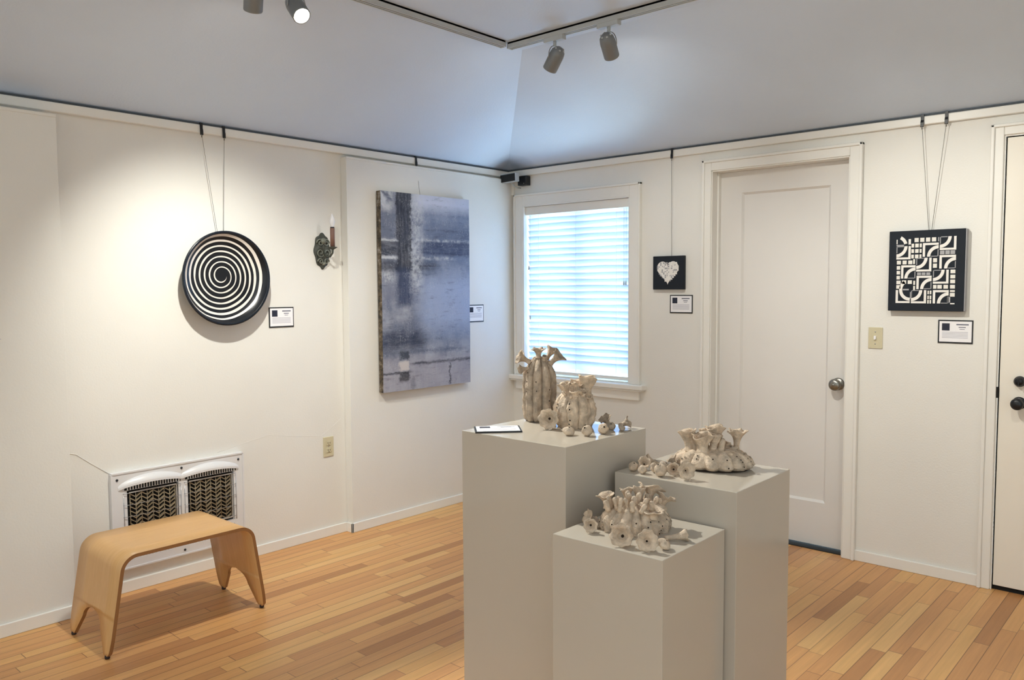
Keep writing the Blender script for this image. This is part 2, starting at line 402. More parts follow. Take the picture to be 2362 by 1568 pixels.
# picture rails
def rail(name, b, slot):
    e = sempty(name); boxes('rail_board', b, 'trim', e, bev=.004); boxes('rail_slot', slot, 'slot', e); return e
rail('trim_1', [(0, .03, YB, -.005, 2.168, 2.208)], [(0, .026, YB, -.005, 2.208, 2.2165)])
rail('trim_2', [(.03, XR, -.022, 0, 2.168, 2.208)], [(.02, XR, -.019, 0, 2.208, 2.2165)])
# baseboards
def base(name, segs): return struct(boxes(name, segs, 'trim', bev=.003))
base('baseboard_left', [(0, .012, -2.934, -1.409, 0, .055), (0, .064, -1.421, -1.409, 0, .055), (.052, .064, -1.421, -.012, 0, .055), (.12, .132, YB, -2.934, 0, .055)])
base('baseboard_back', [(.052, D1X0-.06, -.012, 0, 0, .055), (2.398, 2.962, -.012, 0, 0, .055), (3.92, XR, -.012, 0, 0, .055)])

# hairline seams in the old wall paint
def seam(name, pts, r=.0016):
    bm = bmesh.new(); bm_tube(bm, pts, r, 6); return bm
sm = sempty('trim_3')
obj('paint_seam', seam('', [(.001, -2.93, .70), (.001, -2.867, .681), (.001, -2.80, .625), (.001, -2.72, .562)]), 'wall', sm)
obj('paint_seam', seam('', [(.0, -2.20, .585), (.0, -2.034, .613), (.0, -1.907, .633), (.0, -1.72, .60), (.0, -1.58, .58), (.0, -1.505, .622), (.0, -1.44, .664)], .0010), 'wall', sm)

# ------------------------------------------------------------------ window
def window():
    e = sempty('window_1', (WX0, 0, WZ0))
    L = Vector((-WX0, 0, -WZ0))
    def B(name, lst, mat, par=e, bev=.003):
        o = boxes(name, lst, mat, par, bev=bev); 
        if par is e: o.location = L
        return o
    B('casing', [(.082, WX0, -.02, 0, .808, 2.04), (WX1, 1.098, -.02, 0, .808, 2.04), (WX0, WX1, -.02, 0, WZ1, 2.04),
                 (.078, .092, -.028, 0, .808, 2.044), (1.088, 1.102, -.028, 0, .808, 2.044), (.078, 1.102, -.028, 0, 2.03, 2.044)], 'trim')
    B('jamb', [(WX0-.004, WX0+.008, -.016, .14, WZ0, WZ1), (WX1-.008, WX1+.004, -.016, .14, WZ0, WZ1), (WX0, WX1, -.016, .14, WZ1-.008, WZ1+.004)], 'trim')
    B('sill', [(.042, 1.141, -.052, .05, .776, .808), (.052, 1.131, -.046, 0, .766, .776)], 'trim', bev=.006)
    B('apron', [(.089, 1.097, -.02, 0, .709, .768)], 'trim')
    B('sash', [(WX0, WX1, .09, .13, WZ0, WZ0+.05), (WX0, WX1, .09, .13, WZ1-.05, WZ1), (WX0, WX0+.04, .09, .13, WZ0+.05, WZ1-.05), (WX1-.04, WX1, .09, .13, WZ0+.05, WZ1-.05),
               ((WX0+WX1)/2-.03, (WX0+WX1)/2+.03, .085, .135, WZ0+.05, WZ1-.05)], 'trim')
    B('pane', [(WX0+.04, (WX0+WX1)/2-.03, .108, .112, WZ0+.05, WZ1-.05), ((WX0+WX1)/2+.03, WX1-.04, .108, .112, WZ0+.05, WZ1-.05)], 'glass', bev=0)
window()
def blinds():
    x0, x1 = WX0+.018, WX1-.012
    e = thing('venetian_blind', 'white slatted venetian blind glowing with daylight inside the window frame', 'blind', (WX0+.01, .045, WZ0))
    L = -Vector(e.location)
    o = boxes('headrail', [(WX0+.009, WX1-.009, .004, .062, 1.902, 1.957)], 'trim', e, bev=.002); o.location = L
    bm = bmesh.new(); pitch = .0415; z = 1.892; n = 0
    tilt = math.radians(66)
    while z > .862:
        w = .0335; c, s = math.cos(tilt), math.sin(tilt); vs = []
        jig = random.uniform(-1.2, 1.2)*.0015
        nx = 10
        for k in range(nx+1):
            x = x0 + (x1-x0)*k/nx; sag = .0018*math.sin(k*1.1+z*37)
            row = []
            for t in (-1, -.5, 0, .5, 1):
                crown = .0022*(1-t*t)
                row.append((x, .033 + t*w*c + crown*s, z + jig + sag - t*w*s + crown*c))
            vs.append([bm.verts.new(p) for p in row])
        for a, b in zip(vs, vs[1:]):
            for i in range(4):
                f = bm.faces.new((a[i], b[i], b[i+1], a[i+1])); f.smooth = True
        z -= pitch; n += 1
    o = obj('slats', bm, 'blind', e); o.location = L
    o = boxes('bottom_rail', [(x0, x1, .012, .055, .826, .846)], 'trim', e, bev=.002); o.location = L
    for x in (x0+.10, (x0+x1)/2, x1-.10):
        bm = bmesh.new(); bm_tube(bm, [(x, .008, 1.90), (x, .008, .846)], .0008, 6); bm_tube(bm, [(x, .058, 1.90), (x, .058, .846)], .0008, 6)
        o = obj('ladder_cord', bm, 'paper', e); o.location = L
    for (x, zz) in ((x0+.02, 1.56), (x0+.03, 1.22), (x1-.04, 1.45), (x1-.025, 1.45)):
        bm = bmesh.new(); bm_tube(bm, [(x, .004, 1.90), (x, .004, zz)], .0009, 6)
        bm_lathe(bm, [(.0005, 0), (.004, -.006), (.0055, -.02), (.0045, -.03), (.0005, -.031)], 12, (x, .004, zz))
        o = obj('pull_cord', bm, ['steel'], e); o.location = L
blinds()

# ------------------------------------------------------------------ doors
def knob_lathe(bm, o, R, mi=0):
    bm_lathe(bm, [(0, 0), (R*.98, 0), (R*1.0, .004), (R*.8, .008), (R*.35, .012), (R*.32, .03), (R*.55, .036), (R*.88, .045), (R*.95, .056), (R*.82, .066), (R*.45, .071), (0, .072)], 32, o, (0, -1, 0), mi)
def door_1():
    e = sempty('door_1', (D1X0, 0, 0)); L = (-D1X0, 0, 0)
    o = boxes('casing', [(1.522, D1X0, -.018, 0, 0, 2.118), (D1X1, 2.398, -.018, 0, 0, 2.118), (D1X0, D1X1, -.018, 0, D1Z, 2.118),
        (1.516, 1.532, -.028, 0, 0, 2.124), (2.386, 2.402, -.028, 0, 0, 2.124), (1.516, 2.402, -.028, 0, 2.108, 2.124)], 'trim', e, bev=.004); o.location = L
    o = boxes('jamb', [(D1X0, D1X0+.006, -.012, .14, 0, D1Z), (D1X1-.006, D1X1, -.012, .14, 0, D1Z), (D1X0, D1X1, -.012, .14, D1Z-.006, D1Z),
        (D1X0+.006, D1X0+.017, .045, .085, 0, D1Z-.006), (D1X1-.017, D1X1-.006, .045, .085, 0, D1Z-.006)], 'trim', e, bev=.002); o.location = L
    sx0, sx1, px0, px1, pz0, pz1 = D1X0+.008, D1X1-.008, 1.715, 2.213, .245, 1.936
    bm = bmesh.new()
    for b in ((sx0, px0, .095, .135, .012, 2.0555), (px1, sx1, .095, .135, .012, 2.0555), (px0, px1, .095, .135, .012, pz0), (px0, px1, .095, .135, pz1, 2.0555)): bm_box(bm, *b)
    bm_box(bm, px0, px1, .107, .125, pz0, pz1)
    # sticking round the panel
    t = .012
    bm_prism(bm, [(px0, .095), (px0+t, .107), (px0, .107)], pz0, pz1, 'z'); bm_prism(bm, [(px1, .095), (px1-t, .107), (px1, .107)], pz0, pz1, 'z')
    bm_prism(bm, [(.095, pz0), (.107, pz0+t), (.107, pz0)], px0, px1, 'x'); bm_prism(bm, [(.095, pz1), (.107, pz1-t), (.107, pz1)], px0, px1, 'x')
    s = obj('slab', bm, 'door', e); s.location = (-D1X0, -.022, 0)
    bm = bmesh.new(); knob_lathe(bm, (2.272, .095, .895), .033)
    bm_lathe(bm, [(0, 0), (.006, 0), (.005, .004), (0, .004)], 12, (2.272, .023, .895), (0, -1, 0))
    obj('knob', bm, 'nickel', s)
    obj_h = boxes('hinge', [(D1X0+.006, D1X0+.016, .087, .097, 1.72, 1.81), (D1X0+.006, D1X0+.016, .087, .097, .24, .33)], 'trim', s)
    o = boxes('threshold', [(D1X0, D1X1, .02, .2, -.001, .004)], 'void', e); o.location = L
door_1()
def door_2():
    e = sempty('door_2', (D2X0, 0, 0)); L = (-D2X0, 0, 0)
    o = boxes('casing', [(2.968, D2X0-.006, -.018, 0, 0, 2.122), (D2X1+.006, 3.916, -.018, 0, 0, 2.122), (D2X0-.006, D2X1+.006, -.018, 0, D2Z+.006, 2.122),
        (2.960, 2.976, -.028, 0, 0, 2.128), (3.91, 3.926, -.028, 0, 0, 2.128), (2.960, 3.926, -.028, 0, 2.114, 2.128)], 'trim', e, bev=.004); o.location = L
    o = boxes('jamb', [(D2X0-.006, D2X0, -.008, .14, 0, D2Z), (D2X1, D2X1+.006, -.008, .14, 0, D2Z), (D2X0-.006, D2X1+.006, -.008, .14, D2Z, D2Z+.006)], 'trim', e, bev=.001); o.location = L
    s = boxes('slab', [(D2X0+.004, D2X1-.004, .0, .045, .022, D2Z-.004)], 'door2', e, bev=.002); s.location = L
    bm = bmesh.new(); knob_lathe(bm, (3.103, 0, .878), .028); obj('knob', bm, 'black', s, label='round black door knob')
    bm = bmesh.new(); bm_lathe(bm, [(0, 0), (.024, 0), (.024, .01), (.018, .018), (.016, .03), (0, .031)], 28, (3.103, 0, .976), (0, -1, 0)); bm_box(bm, 3.100, 3.106, -.04, -.03, .962, .99)
    obj('deadbolt', bm, 'black', s, label='round black deadbolt turn')
    o = boxes('strike_plate', [(D2X0-.010, D2X0+.002, -.0095, .0, .895, .945)], 'void', e); o.location = L
    o = boxes('door_gap_shade', [(D2X0, D2X1, .01, .05, .0, .022)], 'void', e); o.location = L  # near-black strip painting the shaded gap under the door
door_2()

# ------------------------------------------------------------------ switch and outlet
def switch():
    e = thing('light_switch', 'ivory single light switch on the wall between the white panelled door and the quilt picture', 'switch', (2.477, 0, 1.149))
    boxes('plate', [(-.034, .034, -.006, 0, -.053, .053)], 'ivory', e, bev=.002)
    boxes('toggle', [(-.005, .005, -.016, -.004, -.008, .010)], 'paper', e, bev=.001)
    for z in (-.03, .03):
        bm = bmesh.new(); bm_lathe(bm, [(0, .0075), (.0032, .007), (.0035, .0055)], 14, (0, 0, z), (0, -1, 0)); obj('screw', bm, 'steel', e)
switch()
def outlet():
    e = thing('wall_outlet', 'ivory duplex power outlet low on the left wall', 'outlet', (0, -1.532, .515))
    boxes('plate', [(0, .006, -.034, .034, -.056, .056)], 'ivory', e, bev=.002)
    for s in (-1, 1):
        z = s*.02
        r = boxes('receptacle', [(.005, .009, -.016, .016, z-.014, z+.014)], 'ivory', e, bev=.003)
        boxes('slot', [(.0085, .0095, -.008, -.0055, z-.004, z+.007), (.0085, .0095, .0055, .008, z-.004, z+.006), (.0085, .0095, -.002, .002, z-.011, z-.007)], 'void', r)
    bm = bmesh.new(); bm_lathe(bm, [(0, .0075), (.003, .007), (.0032, .0055)], 14, (0, 0, 0), (1, 0, 0)); obj('screw', bm, 'steel', e)
outlet()

# ------------------------------------------------------------------ gallery labels (a white card on a slightly larger black backing)
def gallery_label(loc, rotz, label, w=.150, h=.108, tilt=0, flat=False, fold=False):
    e = thing('gallery_label', label, 'label', loc, 'gallery labels beside the artworks')
    e.rotation_euler = (PI/2 if not flat else 0, tilt, rotz) if not flat else (0, 0, rotz)
    # local: X right, Y up, Z out of the card
    boxes('backing', [(-w/2, w/2, -h/2, h/2, 0, .004)], 'black', e)
    p = boxes('card', [(-w/2+.006, w/2-.005, -h/2+.007, h/2-.006, .004, .0048)], 'paper', e)
    boxes('printed_photo', [(-w/2+.017, -w/2+.050, h/2-.050, h/2-.016, .0048, .0051)], 'photoink', p)
    L = [(.0, .048, .020, .0235)]; L = [(.004, .056, h/2-.024, h/2-.018, .0048, .0051), (.014, .044, h/2-.036, h/2-.032, .0048, .0051), (.018, .040, h/2-.044, h/2-.0415, .0048, .0051)]
    boxes('printed_title', L, 'ink', p)
    boxes('printed_paragraph', [(-w/2+.018, w/2-.020, h/2-.0555-.0066*k-.0032, h/2-.0555-.0066*k, .0048, .0051) for k in range(5)], 'softink', p)
    return e
gallery_label((0, -1.815, 1.258), PI/2, 'white gallery label in a black border at the lower right of the spiral plate', tilt=0)
gallery_label((.052, -.380, 1.240), PI/2, 'white gallery label half hidden behind the right edge of the blue abstract canvas', w=.15, h=.115)
gallery_label((1.378, 0, 1.307), 0, 'white gallery label in a black border just below the small heart picture', w=.150, h=.108)
gallery_label((2.835, 0, 1.191), 0, 'white gallery label in a black border below the geometric quilt picture, near the right door', w=.148, h=.11)

tag(boxes('wall_lettering', [(.12, .1206, -3.30, -3.172-.004*k, 1.213-.017*k, 1.216-.017*k) for k in range(3)], 'softink'), 'faint grey printed lines at the left edge of the picture, on the projecting wall panel', 'lettering')
# ------------------------------------------------------------------ hangers
def hanger(wall, pos, end, label, cable_r=.0011):
    """wall 'L' or 'B'; pos = coordinate along wall; end = (along, z, off) where the cable meets the artwork"""
    if wall == 'L': P = lambda a, off, z: Vector((off, a, z)); off0 = .03
    else: P = lambda a, off, z: Vector((a, -off, z)); off0 = .022
    e = thing('picture_hanger', label, 'hanger', P(pos, off0, ZR), 'cable hangers on the picture rail')
    L = -Vector(e.location)
    bm = bmesh.new(); w = .007
    prof = [(off0-.012, ZR+.001), (off0-.012, ZR+.004), (off0+.005, ZR+.004), (off0+.005, ZR-.022), (off0+.009, ZR-.034), (off0+.009, ZR-.052), (off0+.006, ZR-.055), (off0+.003, ZR-.05), (off0+.003, ZR-.022), (off0+.0015, ZR+.001)]
    vs0 = [bm.verts.new(P(pos-w, a, z)) for a, z in prof]; vs1 = [bm.verts.new(P(pos+w, a, z)) for a, z in prof]
    bm.faces.new(vs0); bm.faces.new(vs1[::-1])
    for i in range(len(prof)): bm.faces.new((vs0[i], vs1[i], vs1[(i+1) % len(prof)], vs0[(i+1) % len(prof)]))
    o = obj('hook', bm, 'black', e); o.location = L
    bm = bmesh.new(); bm_tube(bm, [P(pos, off0+.006, ZR-.053), P(end[0], end[2], end[1])], cable_r, 6)
    bm_tube(bm, [P(pos, off0+.006, ZR-.048), P(pos, off0+.006, ZR-.066)], .003, 8)
    o = obj('cable', bm, 'wire', e); o.location = L
hanger('L', -2.252, (-2.178, 1.66, .03), 'left one of the two rail hooks with a cable holding the spiral plate')
hanger('L', -2.135, (-2.150, 1.66, .03), 'right one of the two rail hooks with a cable holding the spiral plate')
hanger('L', -.87, (-.87, 1.95, .07), 'rail hook and thin cable above the blue abstract canvas')
hanger('B', 1.322, (1.316, 1.58, .012), 'rail hook with a single cable holding the small heart picture')
hanger('B', 2.673, (2.712, 1.655, .012), 'left one of the two rail hooks with a cable holding the quilt picture')
hanger('B', 2.777, (2.722, 1.655, .012), 'right one of the two rail hooks with a cable holding the quilt picture')

# ------------------------------------------------------------------ spiral plate on the left wall
def plate():
    e = thing('wall_plate', 'large round black ceramic plate with a white spiral hanging on the left wall', 'plate', (.018, -2.158, 1.463))
    bm = bmesh.new(); R = .234
    inner = [(0, .012), (.10, .013), (.165, .017), (.195, .028), (.214, .044), (R-.012, .058)]
    bm_lathe(bm, inner, 96, (0, 0, 0), (1, 0, 0)); o = obj('painted_well', bm, 'spiral', e)
    bm = bmesh.new()
    bm_lathe(bm, [(R-.012, .058), (R-.006, .062), (R, .060), (R+.001, .055), (R-.008, .040), (R-.03, .016), (.17, .004), (.15, .0), (0, .0)], 96, (0, 0, 0), (1, 0, 0))
    obj('rim', bm, 'glaze', e)
    return e
plate()

# ------------------------------------------------------------------ abstract canvas
def canvas():
    x0, x1, y0, y1, z0, z1 = .058, .096, -1.203, -.477, .794, 1.976
    e = thing('abstract_canvas', 'tall unframed blue and grey abstract canvas hanging on the left wall', 'painting', (x1, y0, z1))
    bm = bmesh.new(); W, H, D = y1-y0, z1-z0, x1-x0
    bm_box(bm, -D, -.001, 0, W, -H, 0, bev=.002); obj('stretcher', bm, 'canvasedge', e)
    bm = bmesh.new(); n = 24
    V = [[bm.verts.new((.0006*math.sin(i*1.7+j), W*i/n, -H*j/n)) for j in range(n+1)] for i in range(n+1)]
    for i in range(n):
        for j in range(n): bm.faces.new((V[i][j], V[i+1][j], V[i+1][j+1], V[i][j+1]))
    obj('painted_front', bm, 'painting', e)
canvas()

# ------------------------------------------------------------------ quilt picture
def quilt():
    x0, x1, z0, z1 = 2.543, 2.876, 1.287, 1.671
    e = thing('quilt_picture', 'square black picture with a white geometric patchwork of arcs and tiles', 'picture', (x0, -.042, z0))
    boxes('panel', [(0, x1-x0, 0, .038, 0, z1-z0)], 'navy', e, bev=.003)
    boxes('side_edge', [(x1-x0, x1-x0+.003, .002, .036, .002, z1-z0-.002)], 'quiltgrey', e)
    ux0, uz1, sx, sz = 2.577-x0, 1.637-z0, .262/715, .314/800
    X = lambda u: ux0 + (u-140)*sx
    Z = lambda v: uz1 - (v-245)*sz
    bm = bmesh.new()
    def rect(a, b, c, d, mi=0): bm_box(bm, X(a), X(c), -.0014, .001, Z(d), Z(b), mi)
    def arc(cx, cy, r0, r1, a0, a1, mi=0, n=14):
        poly = [(X(cx+r1*math.cos(a0+(a1-a0)*k/n)), Z(cy-r1*math.sin(a0+(a1-a0)*k/n))) for k in range(n+1)] + \
               [(X(cx+r0*math.cos(a1+(a0-a1)*k/n)), Z(cy-r0*math.sin(a1+(a0-a1)*k/n))) for k in range(n+1)]
        for i in range(n):
            q = [poly[i], poly[i+1], poly[2*n+1-i-1], poly[2*n+1-i]]
            bm_prism(bm, q, -.0014, .001, 'y', mi)
    def blkTL(x, y, w=175, h=160):      # L along right and bottom, arc centred top left
        rect(x+w-28, y, x+w, y+h); rect(x, y+h-24, x+w-28, y+h)
        arc(x, y, 96, 134, -PI/2, 0); rect(x, y+6, x+10, y+85, 1); rect(x+12, y, x+88, y+9, 1)
    def blkBR(x, y, w=178, h=160):      # L along top and left, arc centred bottom right
        rect(x, y, x+w, y+26); rect(x, y+26, x+28, y+h)
        arc(x+w, y+h, 96, 134, PI/2, PI); rect(x+w-10, y+h-85, x+w, y+h-4, 1); rect(x+w-88, y+h-9, x+w-12, y+h, 1)
    blkTL(142, 345); blkTL(662, 245, 190); blkTL(388, 492, 182, 165); blkTL(592, 640, 182, 165); blkTL(335, 882, 182, 160)
    blkBR(462, 315, 186, 165); blkBR(662, 465, 190, 160); blkBR(205, 578, 175, 162); blkBR(396, 708, 180, 162); blkBR(596, 882, 184, 160)
    rect(145, 880, 173, 1040); rect(173, 1016, 320, 1040); arc(320, 878, 96, 134, PI, 1.5*PI); arc(320, 878, 96, 134, .70*PI, PI)
    rect(140, 262, 152, 318); arc(142, 345, 96, 134, .08*PI, .36*PI); rect(288, 260, 316, 326); rect(140, 326, 232, 344, 1); rect(232, 866, 305, 884, 1); rect(322, 905, 340, 985, 1)
    for a in (360, 428, 497, 567): rect(a, 250, a+50, 300, 2)
    for b in (318, 384, 450): 
        rect(370, b, 412, b+46, 2); rect(325, b, 356, b+46, 2); rect(424, b, 448, b+46, 2)
    for a in (150, 220, 290): rect(a, 520, a+50, 566, 2)
    for b in (586, 645, 706): rect(150, b, 192, b+44, 2)
    for b in (765, 820): rect(150, b, 202, b+44, 2)
    for a in (220, 290): rect(a, 762, a+50, 806, 2)
    for b in (640, 700, 758, 820): rect(794, b, 850, b+44, 2)
    for a in (596, 646, 718): rect(a, 820, a+(40 if a == 596 else 52), 865, 2)
    for b in (500, 565): rect(588, b, 634, b+50, 2)
    for a in (666, 728, 788): rect(a, 412, a+52, 456, 1)
    for a in (402, 456, 512): rect(a, 668, a+46, 700, 1)
    for b in (888, 948, 1000): rect(532, b, 550, b+44, 2); rect(560, b, 578, b+44, 2)
    for b in (768, 830): rect(358, b, 380, b+50, 2)
    rect(794, 882, 850, 905, 2); rect(794, 915, 850, 960, 2); rect(765, 965, 800, 1030, 1); rect(800, 1036, 850, 1050); rect(640, 250, 652, 300, 1); rect(350, 505, 372, 565, 2)
    obj('patchwork', bm, ['bluewhite', 'quiltgrey', 'quiltcream'], e)
quilt()

def heart():
    x0, x1, z0, z1 = 1.197, 1.406, 1.393, 1.591
    e = thing('heart_picture', 'small square black picture with a white mosaic heart beside the window', 'picture', (x0, -.024, z0))
    boxes('panel', [(0, x1-x0, 0, .022, 0, z1-z0)], 'navy', e, bev=.002)
    W, H = x1-x0, z1-z0; cx, cz = W*.485, H*.50
    def inside(u, v):   # heart, u,v in -1.2..1.2
        v2 = v*1.12+.05; return (u*u+v2*v2-1)**3 - u*u*v2**3 < 0
    bm = bmesh.new(); rnd = random.Random(3); s = .068; st = .0105
    n = 15
    import itertools
    for i in range(-n, n+1):
        for j in range(-n, n+1):
            u0, v0 = i*st/s, j*st/s
            u = u0 + st/s/2; v = v0 + st/s/2
            if inside(u*1.07, v*1.07):
                g = .0006; mi = rnd.choice((0, 0, 1, 2, 1, 0)); t = rnd.uniform(.0008, .002)
                c = [(cx+u0*s+g, cz+v0*s+g), (cx+u0*s+st-g, cz+v0*s+g), (cx+u0*s+st-g, cz+v0*s+st-g), (cx+u0*s+g, cz+v0*s+st-g)]
                k = rnd.random()
                if k < .35: bm_prism(bm, [c[0], c[1], c[2]], -t, .001, 'y', mi)
                elif k < .55: bm_prism(bm, [c[1], c[2], c[3]], -t, .001, 'y', mi)
                else: bm_prism(bm, c, -t, .001, 'y', mi)
    # smooth heart outline behind the tiles
    pts = []
    for k in range(48):
        t = 2*PI*k/48; a = 16*math.sin(t)**3; b = 13*math.cos(t)-5*math.cos(2*t)-2*math.cos(3*t)-math.cos(4*t)
        pts.append((cx+a/16*s*1.07, cz+(b+2.2)/16*s*1.12))
    bm2 = bmesh.new(); bm_prism(bm2, pts, -.0006, .001, 'y'); obj('heart_base', bm2, 'bluewhite', e)
    obj('heart_mosaic', bm, ['bluewhite', 'quiltgrey', 'quiltcream'], e)
heart()

# ------------------------------------------------------------------ candle sconce
def sconce():
    e = thing('candle_sconce', 'verdigris iron wall sconce with one brown candle sleeve and flame bulb', 'sconce', (0, -1.548, 1.618))
    bm = bmesh.new(); n = 56; rings = []
    for j, (f, h) in enumerate(((1, .0), (1.0, .007), (.93, .011), (.84, .010), (.74, .013), (.5, .015), (.22, .019), (.0, .02))):
        ring = []
        for k in range(n):
            a = 2*PI*k/n; sa = math.sin(a); ca = math.cos(a)
            wy = .052*(1 - .22*(sa < 0)*sa*sa); lob = 1+.055*math.cos(8*a)
            hh = h + .0035*math.sin(5*a+j*1.3)*(0 < j < 7)
            ring.append(bm.verts.new((hh, f*wy*ca*lob, f*.097*sa*lob)))
        rings.append(ring)
    for a, b in zip(rings, rings[1:]):
        for k in range(n): bm.faces.new((a[k], a[(k+1) % n], b[(k+1) % n], b[k])).smooth = True
    bmesh.ops.remove_doubles(bm, verts=bm.verts, dist=1e-5)
    bpl = obj('back_plate', bm, 'iron', e)
    bm = bmesh.new()   # filigree scrolls
    for sgn in (-1, 1):
        for (cz, r, turns, st) in ((.045, .022, 1.4, 0), (-.01, .026, 1.4, PI), (-.058, .018, 1.3, 0)):
            pts = []
            for k in range(26):
                t = k/25; a = st + turns*2*PI*t; rr = r*(1-.8*t)
                pts.append((.016+.006*t, sgn*(.020+rr*math.cos(a)), cz+rr*math.sin(a)))
            bm_tube(bm, pts, [.0038*(1-.4*k/25) for k in range(26)], 8)
    bm_lathe(bm, [(0, .034), (.008, .032), (.016, .024), (.017, .014)], 20, (0, 0, .055), (1, 0, 0))
    bm_lathe(bm, [(0, .03), (.006, .028), (.010, .02), (.011, .014)], 16, (0, 0, -.07), (1, 0, 0))
    obj('scroll_ornament', bm, 'ironlight', bpl)
    bm = bmesh.new(); bm_tube(bm, [(.014, .0, -.005), (.04, .004, -.03), (.07, .006, -.032), (.09, .008, -.012), (.092, .008, .012)], [.007, .006, .006, .006, .007], 12)
    bm_lathe(bm, [(.006, -.004), (.010, 0), (.024, .008), (.026, .012), (.02, .013), (.012, .014)], 24, (.092, .008, .008), (0, 0, 1))
    obj('arm', bm, 'iron', e)
    bm = bmesh.new(); bm_lathe(bm, [(0, 0), (.0125, 0), (.0125, .102), (.010, .104), (0, .104)], 24, (.092, .008, .020)); obj('candle_sleeve', bm, 'brown', e)
    bm = bmesh.new(); bm_lathe(bm, [(0, 0), (.0115, 0), (.0115, .006), (0, .006)], 20, (.092, .008, .1235)); obj('socket', bm, 'black', e)
    bm = bmesh.new(); bm_lathe(bm, [(.007, 0), (.0085, .006), (.014, .022), (.0155, .034), (.012, .050), (.006, .064), (.002, .074), (0, .078)], 24, (.092, .008, .128)); obj('flame_bulb', bm, 'flame', e)
sconce()

# ------------------------------------------------------------------ corner boxes
def corner_speakers():
    e = thing('corner_sensor', 'wide black sensor box with white shell on a bracket high in the room corner', 'sensor', (.11, -.09, 2.15))
    boxes('shell', [(-.067, .070, -.026, .012, -.029, .029)], 'trackw', e, bev=.003)
    boxes('front', [(-.064, .064, -.030, -.0255, -.026, .024)], 'black', e, bev=.001)
    bm = bmesh.new(); bm_tube(bm, [(.0, .0, -.028), (.008, .02, -.05), (.016, .05, -.062), (.016, .085, -.062)], .004, 8); obj('bracket', bm, 'trackw', e)
    e.rotation_euler = (0, -math.radians(2), 0)
    e = thing('corner_speaker', 'small square black box mounted on the back wall right of the corner sensor', 'speaker', (.176, 0, 2.132))
    boxes('housing', [(-.036, .038, -.05, 0, -.032, .031)], 'black', e, bev=.004)
    bm = bmesh.new(); bm_lathe(bm, [(0, .0515), (.003, .0512), (.003, .05)], 12, (.02, 0, -.02), (0, -1, 0)); obj('indicator', bm, 'steel', e)
    o = tag(boxes('cable_raceway', [(.048, .070, -.014, 0, 2.046, 2.168)], 'trim', bev=.002), 'short white cable raceway running from the corner sensor down to the window casing', 'raceway')
corner_speakers()

